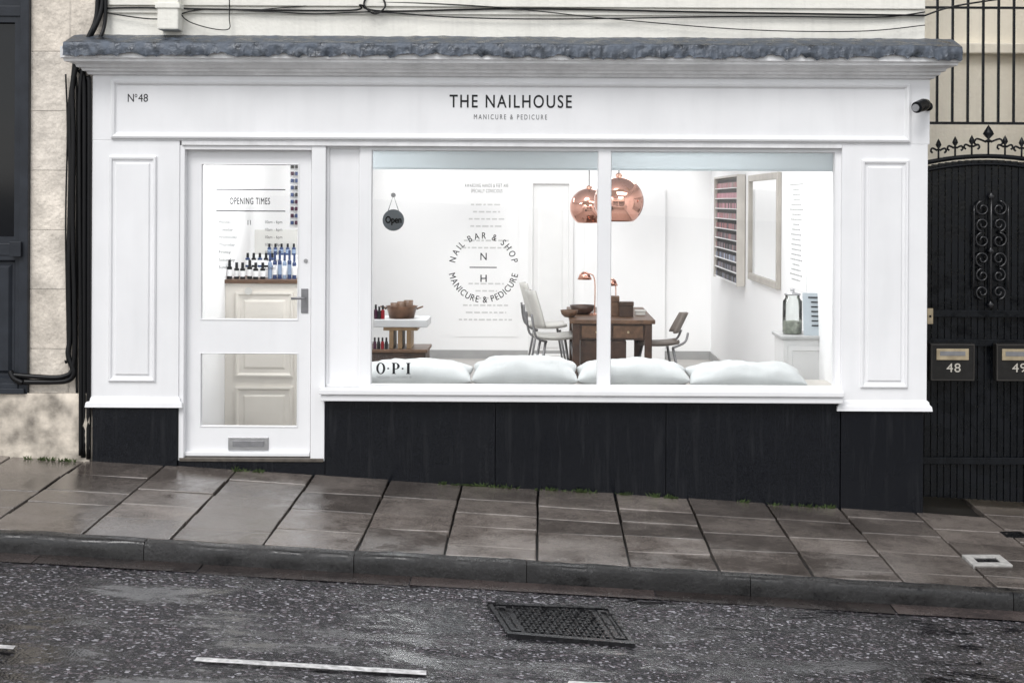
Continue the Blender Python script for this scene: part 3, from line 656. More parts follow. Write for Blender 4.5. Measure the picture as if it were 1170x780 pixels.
def chair(cx,cy,face,seatm,backm,lab,h=.45,bh=.42,w=.44):
    e=thing('chair',(cx,cy,fz),lab,'chair')
    def R(p): ca,sa=math.cos(face),math.sin(face); return Vector((cx+p[0]*ca-p[1]*sa,cy+p[0]*sa+p[1]*ca,fz+p[2]))
    mb=MB(); n=8;vs=[];fs=[]
    for i in range(n+1):
        for j in range(n+1):
            u=-1+2*i/n; v=-1+2*j/n; vs.append(R((u*w/2*(1-.1*v*v),v*.21,h+.03*u*u+.02*v*v)))
    for i in range(n):
        for j in range(n): q=i*(n+1)+j; fs.append((q,q+1,q+n+2,q+n+1))
    mb.add(vs,fs); o=mb.obj('seat',seatm,e,smooth=True); md=o.modifiers.new('s','SOLIDIFY'); md.thickness=.03
    mb=MB(); vs=[];fs=[]
    for i in range(n+1):
        for j in range(n+1):
            u=-1+2*i/n; v=j/n; vs.append(R((u*w/2*(1-.25*v*v),.22+.10*v-.07*u*u,h+.14+v*bh)))
    for i in range(n):
        for j in range(n): q=i*(n+1)+j; fs.append((q,q+1,q+n+2,q+n+1))
    mb.add(vs,fs); o=mb.obj('backrest',backm,e,smooth=True); md=o.modifiers.new('s','SOLIDIFY'); md.thickness=.02
    for sx in (-1,1):
        for sy in (-1,1):
            mb=MB(); mb.tube([R((sx*.15,sy*.13,h)),R((sx*.21,sy*.21,0))],[.014,.011],8); mb.obj('leg',GREYM,e,smooth=True)
        mb=MB(); mb.tube(smoothpts([R((sx*.17,.12,h)),R((sx*.20,.24,h+.06)),R((sx*.17,.28,h+bh*.75))],5),.012,8); mb.obj('back_support',GREYM,e,smooth=True)
chair(X(636,4.6),5.2,math.radians(100),IVORY,IVORY,'ivory shell chair with steel legs pulled up to the wooden table',bh=.38)
chair(X(626,5.8),6.5,math.radians(95),IVORY,IVORY,'second ivory shell chair with steel legs beside the table',bh=.38)
chair(X(752,4.9),4.9,math.radians(-84),TAN,TAN,'slim taupe-backed chair on steel frame beside the table',h=.42,bh=.20,w=.24)
def bowl(c,r,h,m,lab,cat='bowl',name='bowl'):
    mb=MB(); mb.lathe([(0,0),(r*.5,0),(r*.85,h*.4),(r,h),(r*.93,h),(r*.75,h*.45),(.0,h*.15)],c,24)
    return mb.obj(name,m,None,smooth=True,label=lab,category=cat)
bowl((X(651,4.6),4.6,tz+.001),.09,.07,WOODM,'turned brown wooden bowl on the table')
bowl((X(666,5.0),5.0,tz+.001),.13,.09,WOODD,'wide dark wooden bowl on the table')
def crate(x,y,z,w,d_,h,m,lab,name='box',cat='box'):
    e=thing(name,(x,y,z),lab,cat)
    mb=MB(); mb.box(x-w/2,x+w/2,y-d_/2,y+d_/2,z,z+h*.72); mb.obj('body',m,e,bevel=.004)
    mb=MB(); mb.box(x-w/2-.004,x+w/2+.004,y-d_/2-.004,y+d_/2+.004,z+h*.72+.001,z+h); mb.obj('lid',m,e,bevel=.004)
crate(X(703,4.8),4.8,tz+.001,.08,.12,.20,WOODM,'upright brown box on the table')
crate(X(716,4.7),4.7,tz+.001,.14,.1,.15,WOODD,'small dark wooden box on the table')
crate(X(732,4.9),4.9,tz+.001,.10,.1,.05,IVORY,'small flat ivory box on the table')
def desklamp(px,py,bx,y,lab):
    c=pt(px,py,y); e=thing('desk_lamp',(X(bx,y),y,tz),lab,'desk lamp')
    mb=MB(); mb.lathe([(0,0),(.06,0),(.06,.015),(.0,.02)],(X(bx,y),y,tz+.001),20); mb.obj('base',COPPER2,e)
    mb=MB(); mb.tube(smoothpts([(X(bx,y),y,tz+.02),(X(bx,y),y,c.z-.04),((X(bx,y)+c.x)/2,y,c.z+.03),(c.x,y,c.z)],5),.006,8); mb.obj('arm',COPPER2,e)
    mb=MB(); mb.lathe([(.02,.05),(.05,.03),(.075,-.03),(.068,-.03),(.04,.02)],c,20); mb.obj('lamp_shade',COPPER,e,smooth=True)
desklamp(668,316,680,4.9,'slender copper desk lamp on the table'); desklamp(698,323,704,5.3,'second slender copper desk lamp on the table')
# display at left of window
dsy=.9
e=thing('display_stand',(X(455,dsy),dsy+.2,fz),'wooden tiered display stand with pale tops beside window','display stand')
mb=MB(); mb.box(X(418,dsy),X(487,dsy),dsy,dsy+.4,fz,Z(404,dsy)); mb.obj('base_cabinet',WOODD,e,bevel=.004)
mb=MB(); mb.box(X(416,dsy),X(489,dsy),dsy-.01,dsy+.42,Z(404,dsy)+.001,Z(400,dsy)); mb.obj('base_top',WOODM,e,bevel=.004)
BLOCK=mat('honey_wood',(.32,.20,.10),.45,var=.3,scale=12)
for q in (447,457,467): mb=MB(); mb.box(X(q-2.5,dsy),X(q+2.5,dsy),dsy+.05,dsy+.3,Z(400,dsy)+.001,Z(379,dsy)-.001); mb.obj('wooden_upright',BLOCK,e,bevel=.003)
mb=MB(); mb.box(X(438,dsy),X(477,dsy),dsy+.04,dsy+.34,Z(379,dsy),Z(375,dsy)); mb.obj('wooden_shelf',BLOCK,e)
mb=MB(); mb.box(X(427,dsy),X(489,dsy),dsy,dsy+.36,Z(374.8,dsy),Z(366,dsy)); mb.obj('pale_top',mat('stone_white_top',(.56,.56,.57),.5,var=.1),e,bevel=.006)
c=pt(459,364,dsy+.15); c.z=Z(366,dsy)+.001; r=.115
e=thing('copper_pot',c,'copper pan with side handles on the display stand','pot')
mb=MB(); mb.lathe([(0,0),(r*.8,0),(r,.085),(r*1.06,.09),(r*.98,.09),(r*.78,.01),(0,.01)],c,28); mb.obj('bowl',mat('aged_copper',(.20,.11,.07),.3,metal=.9,var=.4,scale=20),e,smooth=True)
for s_ in (-1,1): mb=MB(); mb.tube(smoothpts([c+Vector((s_*r,-.03,.07)),c+Vector((s_*(r+.04),0,.085)),c+Vector((s_*r,.03,.07))],5),.006,8); mb.obj('handle',WOODM,e,smooth=True)
for i in range(3):
    c2=c+Vector((-.05+.05*i,0,.012)); bowl(c2,.035,.10+.01*i,WOODM,'small wooden cup standing in the copper pan','cup','cup')
def bottle(x,y,z,r,h,ml,mc,lab,mlab=None):
    mb=MB(); mb.lathe([(0,0),(r,0),(r,h*.62),(r*.5,h*.68),(r*.5,h*.7)],(x,y,z),12)
    mb.cur=1; mb.lathe([(r*.62,h*.69),(r*.55,h),(0,h)],(x,y,z),12)
    mb.cur=2; mb.lathe([(r*1.03,h*.15),(r*1.03,h*.5)],(x,y,z),12); mb.f=mb.f[:-2]; mb.mi=mb.mi[:-2]
    mb.obj('bottle',[ml,mc,mlab or ml],None,smooth=False,label=lab,category='bottle',group='bottles of nail products')
bz=Z(366,dsy)+.001
for q,m_ in ((430,PURP),(434,INK),(438,RED)): bottle(X(q,dsy+.05),dsy+.05,bz,.014,.09+.02*random.random(),m_,INK,'small glossy polish bottle with dark cap on the stand')
bz2=Z(400,dsy)+.001
for i in range(5): bottle(X(426+4.4*i,dsy+.1),dsy+.02,bz2,.012,.085,(PURP,PURP,INK,RED,INK)[i],INK,'small dark polish bottle on the display cabinet')
# reception counter
cy_=1.2; ct=Z(321,cy_)
e=thing('reception_counter',(X(298,cy_),cy_+.3,fz),'cream panelled reception counter with wooden top behind the door','counter')
mb=MB(); mb.box(X(258,cy_),X(352,cy_),cy_,cy_+.55,fz,ct-.03); mb.obj('cabinet',COUNTER,e)
mb=MB(); mb.box(X(256,cy_),X(354,cy_),cy_-.02,cy_+.58,ct-.029,ct); mb.obj('worktop',WOODM,e,bevel=.004)
for a,b in ((335,432),(443,500)):
    mb=MB(); mb.frame(X(270,cy_),Z(b,cy_),X(336,cy_),Z(a,cy_),[(0,cy_-.001),(0,cy_-.014),(.015,cy_-.016),(.03,cy_-.004),(.06,cy_-.003),(.075,cy_-.010)],True); mb.obj('panel',COUNTER,e)
mb=MB(); mb.box(X(255.5,cy_),X(257.9,cy_),cy_+.02,cy_+.5,fz,ct-.03); mb.obj('dark_edge',WOODD,e)
mb=MB(); cpt=Vector((X(285,cy_),cy_-.02,Z(334,cy_))); mb.lathe([(.0,-.003),(.028,-.003),(.028,.0)],cpt,24,'y'); mb.obj('round_knob',IVORY,e)
e=thing('display_stand',(X(305,cy_),cy_+.3,ct),'white stepped acrylic display stand on the counter','display stand')
mb=MB(); mb.box(X(277,cy_),X(345,cy_),cy_+.22,cy_+.34,ct+.001,ct+.08); mb.box(X(277,cy_),X(345,cy_),cy_+.345,cy_+.45,ct+.001,ct+.17); mb.obj('tier',INW,e,bevel=.003)
mb=MB(); mb.box(X(277,cy_),X(345,cy_),cy_+.455,cy_+.47,ct+.001,Z(264,cy_+.46)); mb.obj('back_board',IVORY,e)
for i in range(6): bottle(X(261+7.5*i,cy_),cy_+.05+.02*(i%2),ct+.001,.019,.125+.02*(i%3==0),INK,INK,'black product bottle with white label on the counter',INW)
for i in range(5): bottle(X(283+7*i,cy_+.27),cy_+.28,ct+.081,.018,.11,INK if i%2 else NAVY,INK,'black product bottle with white label on the counter',INW)
for i in range(6): bottle(X(306+5.6*i,cy_),cy_+.10,ct+.001,.016,.17+.05*random.random(),NAVY if i%3 else BLUE,NAVY,'navy blue product bottle with pale label on the counter',INW if i%2 else BLUE)
for i in range(5): bottle(X(308+7*i,cy_+.4),cy_+.4,ct+.171,.015,.09,NAVY,INK,'navy blue product bottle with pale label on the counter',BLUE)
def polish_rack(xw,y0,y1,z0,z1,side,rows,lab):
    e=thing('polish_rack',(xw,(y0+y1)/2,z0),lab,'shelf rack')
    dx=.09*side
    mb=MB(); mb.box(xw,xw+dx*.1,y0,y1,z0,z1)
    mb.box(xw+dx*.1,xw+dx,y0-.02,y0,z0-.02,z1+.02); mb.box(xw+dx*.1,xw+dx,y1,y1+.02,z0-.02,z1+.02); mb.box(xw+dx*.1,xw+dx,y0,y1,z1,z1+.02); mb.obj('frame',WOODL,e)
    mb=MB(); hs=(z1-z0)/rows
    for r_ in range(rows): mb.box(xw+dx*.1,xw+dx*.9,y0,y1,z0+r_*hs-.008,z0+r_*hs)
    mb.obj('shelf',INW,e)
    mb=MB(); pal=[RED,PURP,INK,PINK,NAVY,TAN,WHITE,BLUE]
    n=int((y1-y0)/.045)
    for r_ in range(rows):
        wts={0:[2,2,2,1,4],1:[2,2,1,4,1],2:[1,1,2,4,7],3:[2,1,1,0,2],4:[0,1,1,0,2],5:[0,0,1,0,2],6:[0,0,3,5,1],7:[0,3,3,0,2],8:[3,3,0,3,0],9:[3,0,5,0,0]}[r_%10]
        for i in range(n):
            yy=y0+.03+i*(y1-y0-.04)/n; mb.cur=random.choice(wts)
            zz=z0+r_*hs+.0005; h=hs*.85
            mb.box(xw+dx*.3,xw+dx*.7,yy,yy+.038,zz,zz+h*.6)
            mb.cur=2; mb.box(xw+dx*.4,xw+dx*.6,yy+.006,yy+.032,zz+h*.6+.0005,zz+h)
    mb.obj('polish_bottles',pal,e,kind='stuff')
polish_rack(xi1,4.63,6.49,.12,1.20,-1,10,'pale wooden wall rack filled with rows of coloured nail polish')
rk=thing('polish_rack',(X(338,1.9),1.9,.6),'narrow white product rack behind the glazed door','shelf rack')
mb=MB(); mb.box(X(331,1.9),X(352,1.9),1.9,2.1,Z(262,1.9),Z(186,1.9)); mb.obj('frame',INW,rk)
mb=MB()
for i in range(9):
    for j in range(4):
        mb.cur=random.choice([0,1,2]); x=X(332.5+j*5,1.88); z=Z(258-i*8,1.88); mb.box(x,x+.022,1.86,1.895,z,z+.03)
mb.obj('product_bottles',[INK,PURP,NAVY],rk,kind='stuff')
e=thing('wall_mirror',(xi1,3.3,.7),'tall wall mirror in pale wooden frame','mirror')
def xframe(mb,y0,y1,z0,z1,w,x0,x1):
    mb.box(x0,x1,y0,y0+w,z0,z1); mb.box(x0,x1,y1-w,y1,z0,z1); mb.box(x0,x1,y0+w,y1-w,z0,z0+w); mb.box(x0,x1,y0+w,y1-w,z1-w,z1)
mb=MB(); xframe(mb,2.5,4.2,.2,1.2,.06,xi1-.04,xi1-.001); mb.obj('frame',mat('limed_wood',(.44,.41,.37),.5,var=.15),e,bevel=.005)
mb=MB(); mb.box(xi1-.02,xi1-.01,2.55,4.15,.25,1.15); mb.obj('mirror_glass',MIRR,e)
def dashes(mb,axis,c0,w,z,h,f):
    xx=c0-w
    while xx<c0+w-.01:
        ww=random.uniform(.025,.08); a,b=xx,min(xx+ww,c0+w)
        if axis=='x': mb.box(a,b,f-.0015,f,z,z+h)
        else: mb.box(f-.0015,f,a,b,z,z+h)
        xx+=ww+.02
e=thing('wall_price_list',(xi1,1.9,.6),'pale sheet of tiny printed price lines on white wall','price list')
mb=MB(); mb.box(xi1-.004,xi1-.001,1.35,2.2,.25,1.15); mb.obj('sheet',INW,e)
mb=MB()
for i in range(20): dashes(mb,'y',1.78,random.uniform(.12,.3),1.08-i*.04,.010,xi1-.0045)
mb.obj('printed_lines',mat('grey_print',(.36,.36,.36),.6),e)
e=thing('wall_price_list',(X(556,yb),yb,.6),'pale sheet of tiny printed price lines on back wall','price list')
mb=MB(); mb.box(X(520,yb),X(592,yb),yb-.006,yb-.001,Z(385,yb),Z(200,yb)); mb.obj('sheet',INW,e)
mb=MB()
for i in list(range(0,4))+[5,6]+[11,12,13,14,15,16]: dashes(mb,'x',X(556,yb),random.uniform(.12,.33),Z(235+i*8.2,yb),.018,yb-.0065)
mb.obj('printed_lines',FAINT,e)
# right cabinet, jar, card
ry=.85; czt=Z(382,ry)
CABW=mat('cabinet_white',(.70,.70,.70),.5,var=.05)
e=thing('cabinet',(X(920,ry),ry+.2,fz),'small white painted cabinet beside the window','cabinet')
mb=MB(); mb.box(X(896,ry),X(951,ry),ry,ry+.4,fz,czt-.03); mb.obj('body',CABW,e)
mb=MB(); mb.box(X(893,ry),X(953,ry),ry-.02,ry+.42,czt-.029,czt); mb.obj('top',mat('grey_white_top',(.45,.45,.45),.4),e,bevel=.008)
mb=MB(); mb.frame(X(901,ry),Z(440,ry),X(946,ry),Z(394,ry),[(0,ry-.001),(0,ry-.012),(.03,ry-.012),(.036,ry-.004)],True); dd=mb.obj('door',CABW,e)
e=thing('glass_jar',(X(906,ry),ry+.15,czt),'large clear glass jar with lid and pale contents on cabinet','jar')
c=Vector((X(906,ry+.15),ry+.15,czt+.001)); r=S(11,ry+.15); h=S(44,ry+.15)
mb=MB(); mb.lathe([(r,0.002),(r*1.02,h*.5),(r,h*.85),(r*.75,h*.93),(r*.75,h)],c,28); mb.f=mb.f[:-2]; mb.mi=mb.mi[:-2]; mb.obj('body',JAR,e,smooth=True)
mb=MB(); mb.lathe([(0,0),(r*.95,.0),(r*.96,h*.30),(0,h*.34)],c+Vector((0,0,.004)),20); mb.obj('contents',mat('pale_green_contents',(.62,.64,.56),.6,var=.3,scale=40),e,smooth=True)
mb=MB(); mb.lathe([(r*.85,0),(r*.85,.012),(.02,.02),(.014,.03),(.02,.045),(0,.05)],c+Vector((0,0,h+.001)),20); mb.obj('lid',STEEL,e,smooth=True)
e=thing('price_card',(X(935,ry),ry+.05,czt),'white printed card in upright holder on cabinet','card')
a,b=X(920,ry),X(950,ry); zt_=Z(334,ry); mb=MB(); mb.add([(a,ry+.03,czt+.001),(b,ry+.0,czt+.001),(b+.0,ry+.06,zt_),(a,ry+.09,zt_),(a,ry+.035,czt+.001),(b,ry+.005,czt+.001),(b,ry+.065,zt_),(a,ry+.095,zt_)],[(0,1,2,3),(7,6,5,4),(0,1,5,4),(2,3,7,6),(1,2,6,5),(3,0,4,7)]); mb.obj('card',mat('card_grey',(.44,.49,.53),.5),e)
mb=MB()
H=zt_-czt
for i in range(7):
    t=.88-.11*i; z=czt+H*t; yy0=ry+.024+.06*t; yy1=ry-.006+.06*t; f0,f1=(.3,.7) if i else (.2,.8)
    xa=a+(b-a)*f0;xb=a+(b-a)*f1; ya=yy0+(yy1-yy0)*f0; yb_=yy0+(yy1-yy0)*f1
    mb.add([(xa,ya,z),(xb,yb_,z),(xb,yb_+.001,z+.010),(xa,ya+.001,z+.010)],[(0,1,2,3)])
mb.obj('printed_lines',INK,e)

# ---------------- left neighbour ----------------
nb=thing('neighbouring_building',(X(20),0,zp(X(20),0)),'pale ashlar stone building with blue-grey timber shop window','building')
mb=MB(); mb.box(X(33.5),X(104.6),.02,.5,Z(452),5.2); mb.box(X(104.6),X(116.8),.02,.5,1.86,5.2); mb.box(-9,X(33.5),.02,.5,Z(-40),5.2); mb.box(-9,X(-170),.02,.5,Z(452),Z(-40)); mb.obj('wall',ASHLAR,nb)
mb=MB(); nx=60; vs=[];fs=[]
xa,xb=X(-560),X(104.4); 
for i in range(nx+1):
    for j in range(13):
        x=xa+(xb-xa)*i/nx; z0=zp(x,0)-.1; z=z0+(Z(451.5)-z0)*j/12
        vs.append((x,-.012-.018*abs(noise.noise(Vector((x*4,z*6,2))))-.01*noise.noise(Vector((x*12,z*14,2))),z))
for i in range(nx):
    for j in range(12): a=i*13+j; fs.append((a,a+13,a+14,a+1))
mb.add(vs,fs); mb.box(xa,xb,.03,.5,-2.2,Z(452)); mb.obj('stone_base',RUBBLE,nb,smooth=True)
mb=MB()
mb.box(X(23),X(33.3),-.02,.3,Z(452.5),Z(-40)); mb.box(X(-170),X(23),-.03,.3,Z(452.5),Z(440)); mb.box(X(-170),X(23),-.005,.3,Z(295),Z(281)); mb.box(X(-170),X(-160),.0,.3,Z(440),Z(295)); mb.box(X(-90),X(-84),.01,.3,Z(281),Z(22)); mb.box(X(-170),X(23),-.01,.3,Z(22),Z(10)); mb.box(X(-170),X(23),.02,.3,Z(10),Z(-40)); mb.obj('window_frame',SLATE,nb,bevel=.004)
mb=MB(); mb.frame(X(-170),Z(440),X(23),Z(295),[(0,.0),(.03,.0),(.045,.03),(.06,.03),(.08,.012)],True); mb.obj('stall_riser',SLATE,nb)
mb=MB(); mb.frame(X(-84),Z(281),X(23),Z(22),[(0,.0),(.04,.0),(.045,.025)],False); mb.obj('sash',SLATE,nb)
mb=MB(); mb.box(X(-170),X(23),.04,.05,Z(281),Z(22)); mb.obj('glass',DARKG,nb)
mb=MB(); mb.box(X(14),X(27),-.05,-.021,Z(296),Z(279)); mb.obj('sash_bracket',SLATE,nb,bevel=.003)
mb=MB(); mb.box(X(-170),X(31),-.045,-.031,Z(452),Z(446)); mb.obj('sill',SLATE,nb,bevel=.003)

# ---------------- cables & pipes ----------------
def cable(pts,r,lab,name='cable',cat='cable',m=CABLE,grp='black cables on the wall'):
    P=smoothpts([pt(*p) for p in pts],8); mb=MB(); mb.tube(P,r,8); return mb.obj(name,m,None,smooth=True,label=lab,category=cat,group=grp)
lab='thick black cable clipped down the stone wall'
cable([(118,-20,-.0),(116,10,-.02),(108,32,-.04),(97,50,-.05),(88,62,-.02),(84,90,-.02),(80,130,-.015),(81,200,-.015),(79,300,-.015),(80,380,-.02),(78,405,-.03),(84,425,-.03),(78,434,-.03),(60,436,-.03),(25,436,-.035)],.019,'thick black cable turning along the blue-grey window base')
cable([(112,-20,-.02),(110,20,-.03),(100,45,-.06),(90,70,-.03),(83,100,-.03),(84,160,-.03),(83,250,-.03),(85,350,-.03),(84,415,-.03),(72,430,-.04),(40,430,-.045),(15,428,-.045)],.016,lab)
cable([(121,-20,-.02),(120,25,-.03),(112,48,-.06),(97,75,-.02),(91,110,-.025),(91,250,-.025),(92,400,-.025),(92,520,-.025)],.013,lab)
cable([(92,80,-.0),(96,110,-.0),(96,300,-.0),(96,522,-.0)],.022,'black plastic downpipe between the two buildings','drainpipe','drainpipe')
cable([(100,90,.0),(102,110,-.005),(101.5,300,-.005),(101,524,-.005)],.016,lab)
cable([(84,88,.0),(88,110,.0),(88,300,.0),(87.5,430,.0),(90,520,.0)],.008,'thin black cable running down the wall')
cable([(75,85,-.01),(77,150,-.01),(75,260,-.01),(77,400,-.01),(74,412,-.02)],.006,'thin black cable running down the wall')
cable([(12,424,-.04),(16,432,-.05),(26,437,-.05)],.02,lab)
w='thin weathered cable sagging across the cream upper wall'
cable([(116,10,0),(160,9,0),(260,11,0),(400,12,0),(412,6,-.02),(440,13,0),(600,10,0),(800,14,0),(1057,18,0)],.006,w)
cable([(116,14,0),(180,22,-.01),(230,11,0),(300,13,-.005),(360,16,-.005),(430,14,-.01),(520,20,0),(640,22,0),(860,19,0),(1000,20,0),(1057,14,0)],.0045,w)
cable([(300,11,0),(420,3,0),(560,8,-.01),(700,22,-.01),(850,34,-.01),(980,36,-.01),(1057,29,-.01)],.0035,w)
cable([(205,-10,0),(208,18,-.01),(230,30,-.01),(260,34,-.01),(262,20,-.01),(262,-10,0)],.0035,w)
cable([(420,-5,-.01),(416,6,-.02),(428,16,-.03),(440,8,-.02),(436,-5,-.01)],.006,w)
cable([(1057,18,.0),(1080,10,-.02),(1110,4,-.05),(1180,-6,-.1)],.006,w)
dp=thing('downpipe',pt(195,20,-.03),'square white-painted downpipe on the cream upper wall','downpipe')
mb=MB(); mb.box(X(183),X(207),-.10,.028,Z(38),Z(-60)); mb.obj('pipe',CREAM,dp,bevel=.01)
mb=MB(); mb.box(X(181),X(209),-.11,.027,Z(14),Z(8)); mb.obj('collar',CREAM,dp,bevel=.004)

# ---------------- right side ----------------
rw=thing('boundary_wall',(X(1150),.6,zp(X(1150),.6)),'cream rendered wall set back behind the railings and gate','wall')
mb=MB(); mb.box(X(1040),9,1.6,1.9,-2,5.2); mb.obj('wall',CREAM2,rw)
mb=MB(); mb.box(X(1040),9,1.52,1.62,Z(60,1.6),Z(48,1.6)); mb.obj('coping_band',CREAM2,rw,bevel=.01)
gy0=.30
rl=thing('railing',(X(1150,gy0),gy0,Z(138,gy0)),'black iron railing of plain vertical bars above gate','railing')
mb=MB(); 
for i in range(13): x=X(1070+17.5*i,gy0); mb.box(x-.008,x+.008,gy0-.008,gy0+.008,Z(137,gy0),3.4)
mb.obj('bars',BLACKM,rl)
for za,zb_ in ((140,137.05),(8,5.5)):
    mb=MB(); mb.box(X(1052,gy0),X(1290,gy0),gy0-.015,gy0+.015,Z(za,gy0),Z(zb_,gy0)); mb.obj('rail',BLACKM,rl)
gt=thing('gate',(X(1130,gy0),gy0,zp(X(1130),gy0)),'tall black boarded iron gate with arched top and spear finials','gate')
gcx=1128.0
def archy(px): return 176+ .0016*(px-gcx)**2
mb=MB(); px=1050
while px<1214:
    a,b=X(px,gy0),X(px+7.2,gy0); zt=Z(archy(px+3.6)+4,gy0); zb=zp(a,gy0)+.05
    mb.box(a,b,gy0+.012,gy0+.03,zb,zt)
    mb.box(a,a+S(2.2,gy0),gy0,gy0+.0118,zb,zt)
    px+=7.6
mb.obj('gate_leaf',BLACKM,gt)
for pyy in (352,385,520): 
    mb=MB(); mb.pbox(1050,pyy,1215,pyy+8,gy0-.02,gy0-.001); mb.obj('rail',BLACKM,gt,bevel=.003)
for dd_,rr_ in ((0,.016),(9,.011)):
    mb=MB(); mb.tube([Vector((X(p,gy0),gy0-.005*(dd_>0),Z(archy(p)+dd_,gy0))) for p in range(1050,1216,5)],rr_,8); mb.obj('arched_rail',BLACKM,gt,smooth=True)
def finial(px,h,big):
    b=Vector((X(px,gy0),gy0,Z(archy(px),gy0))); k=S(h,gy0)
    mb=MB(); mb.tube([b,b+Vector((0,0,k*.5))],.007,8)
    w=k*.14 if not big else k*.18
    mb.lathe([(0.004,k*.42),(w*.8,k*.48),(.006,k*.54),(w,k*.70),(w*.75,k*.8),(.0,k*1.0)],b,10)
    for s_ in (-1,1):
        c=[b+Vector((s_*w*.4,0,k*.45)),b+Vector((s_*w*2.0,0,k*.55)),b+Vector((s_*w*2.5,0,k*.42)),b+Vector((s_*w*1.9,0,k*.34))]
        mb.tube(smoothpts(c,4),[.007]*13,6)
    mb.obj('finial',BLACKM,gt,smooth=True)
for p in (1072,1091,1110,1148,1167,1186): finial(p,25,False)
finial(1129,36,True)
def spiral(cx,cy,r,a0,turn,n=22):
    P=[]
    for i in range(n):
        t=i/(n-1); a=a0+turn*t; rr=r*(1-.75*t); P.append(Vector((X(cx+rr*math.cos(a),gy0),gy0-.03,Z(cy-rr*math.sin(a),gy0))))
    return P
mb=MB()
for s_ in (-1,1):
    for cyy,rr,a0,tt in ((236,9,math.pi/2,1),(254,8,-math.pi/2,-1),(272,9,math.pi/2,1),(293,9,-math.pi/2,-1),(312,8,math.pi/2,1),(331,8,-math.pi/2,-1)):
        mb.tube(spiral(1131+s_*9.5,cyy,rr,a0,s_*tt*2.6*math.pi*-1),.0075,6)
    mb.tube([Vector((X(1131+s_*19.5,gy0),gy0-.03,Z(q,gy0))) for q in range(232,340,12)],.006,6)
mb.tube([Vector((X(1131,gy0),gy0-.03,Z(q,gy0))) for q in (220,260,300,346)],.009,8)
mb.lathe([(0,-.03),(.03,0),(0,.03)],(X(1131,gy0),gy0-.03,Z(222,gy0)),10); mb.lathe([(0,-.03),(.028,0),(0,.03)],(X(1131,gy0),gy0-.03,Z(284,gy0)),10); mb.lathe([(0,-.03),(.028,0),(0,.03)],(X(1131,gy0),gy0-.03,Z(345,gy0)),10)
mb.obj('scrollwork',mat('glossy_black_iron',(.010,.010,.012),.25,var=.2,spec=.6),gt,smooth=True)
NUM=mat('cream_number',(.50,.47,.41),.5)
RIM=mat('aged_rim_metal',(.05,.045,.04),.4,metal=.2,var=.3)
def mailbox(a,b,t,bo,num):
    e=thing('mailbox',(X((a+b)/2,gy0-.1),gy0-.1,Z(bo,gy0)),'dark bronze letterbox with slot and house number on gate','mailbox',group='letterboxes on the gate')
    yy=gy0-.10
    mb=MB(); mb.box(X(a,yy),X(b,yy),yy,gy0-.022,Z(bo,yy),Z(t,yy)); mb.obj('body',BRONZE,e,bevel=.006)
    mb=MB(); mb.frame(X(a+1,yy),Z(bo-1,yy),X(b-1,yy),Z(t+1,yy),[(0,yy-.001),(0,yy-.005),(.005,yy-.005),(.006,yy-.001)],False); mb.obj('rim',RIM,e)
    mb=MB(); mb.pbox(a+7,t+6,b-7,t+19,yy-.009,yy-.001); sl=mb.obj('slot_plate',BRASSS,e,bevel=.003)
    mb=MB(); mb.pbox(a+11,t+9,b-11,t+14,yy-.012,yy-.0095); mb.obj('slot',GREYM,sl)
    m=(a+b)/2; mb=MB(); text_into(mb,num,m-8,m+8,t+25,t+35,yy-.004,1.1,0,.0004); mb.obj('number_lettering',NUM,e)
mailbox(1064,1115,390,433,'48'); mailbox(1139,1190,390,433,'49')
bp_=thing('door_bell',(X(1063,.28),.28,Z(360,.28)),'small brass bell push on gate post','bell')
mb=MB(); mb.pbox(1060,350,1067,368,.262,.278); mb.obj('plate',BRASSS,bp_,bevel=.003); mb=MB(); mb.lathe([(.008,-.006),(.008,0)],(X(1063.5,.26),.261,Z(359,.26)),12,'y'); mb.obj('button',BLACKM,bp_)
rb=thing('side_wall',(X(1260),.2,zp(X(1260),.2)),'pale stone pier and wall beyond the gate','wall')
mb=MB(); mb.box(X(1216,.1),9,.1,.6,-2.0,3.6); mb.obj('wall',ASHLAR,rb)
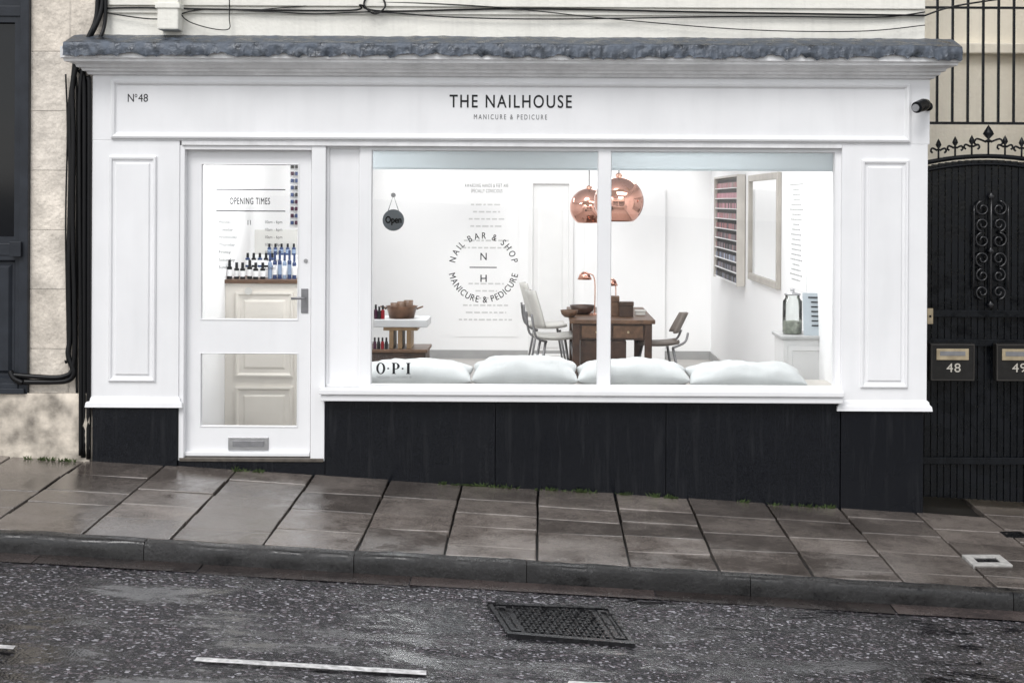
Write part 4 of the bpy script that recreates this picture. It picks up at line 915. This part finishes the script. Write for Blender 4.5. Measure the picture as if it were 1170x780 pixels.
# weeds
mb=MB()
def tuft(x,y,n,h):
    z=zp(x,y)
    for i in range(n):
        a=random.uniform(0,6.28); r=random.uniform(.005,.03); hh=h*random.uniform(.4,1); w=.004
        bx,by=x+random.gauss(0,.02),y-abs(random.gauss(0,.008)); tx,ty_=bx+math.cos(a)*r,by-abs(math.sin(a))*r
        mb.add([(bx-w,by,z-.005),(bx+w,by,z-.005),(tx+w*.6,ty_,z+hh*.7),(tx+math.cos(a)*.01,ty_,z+hh),(tx-w*.6,ty_,z+hh*.7)],[(0,1,2,3,4)])
for i in range(46):
    px=random.choice([random.uniform(500,600),random.uniform(615,720),random.uniform(700,780),random.uniform(850,960),random.uniform(270,300)])
    tuft(X(px),-.012,random.randint(5,16),random.uniform(.012,.04))
for i in range(8): tuft(X(random.uniform(0,90)),-.04,10,.03)
mb.obj('weeds',GRASS,None,kind='stuff',label='small green weeds growing along foot of the wall',category='weeds')

# ---------------- camera, light ----------------
cam=bpy.data.cameras.new('camera'); co=bpy.data.objects.new('camera',cam); scene.collection.objects.link(co); scene.camera=co
co.location=(CX,CY,CZ); co.rotation_euler=(math.radians(90),-RS,0)
cam.sensor_width=36; cam.lens=F/1170*36; cam.shift_x=-35/1170; cam.shift_y=-160/1170; cam.clip_end=2000; cam.clip_start=.05
w_=bpy.data.worlds.new('World'); scene.world=w_; w_.use_nodes=True; nt=w_.node_tree
sky=nt.nodes.new('ShaderNodeTexSky'); sky.sky_type='NISHITA'; sky.sun_disc=False
el,rot=math.radians(48),math.radians(200); sky.sun_elevation=el; sky.sun_rotation=rot
hs=nt.nodes.new('ShaderNodeHueSaturation'); hs.inputs['Saturation'].default_value=.17; hs.inputs['Value'].default_value=1.25
bg=nt.nodes['Background']; nt.links.new(sky.outputs[0],hs.inputs['Color']); nt.links.new(hs.outputs[0],bg.inputs[0]); bg.inputs[1].default_value=.15
sd=Vector((math.sin(rot)*math.cos(el),math.cos(rot)*math.cos(el),math.sin(el)))
sl=bpy.data.lights.new('sun','SUN'); sl.energy=1.5; sl.angle=math.radians(25); sl.color=(1,.985,.97)
so=bpy.data.objects.new('sun',sl); scene.collection.objects.link(so); so.rotation_euler=sd.to_track_quat('Z','Y').to_euler(); so.location=(0,-5,8)
scene.view_settings.view_transform='Standard'; scene.view_settings.look='None'; scene.view_settings.exposure=0
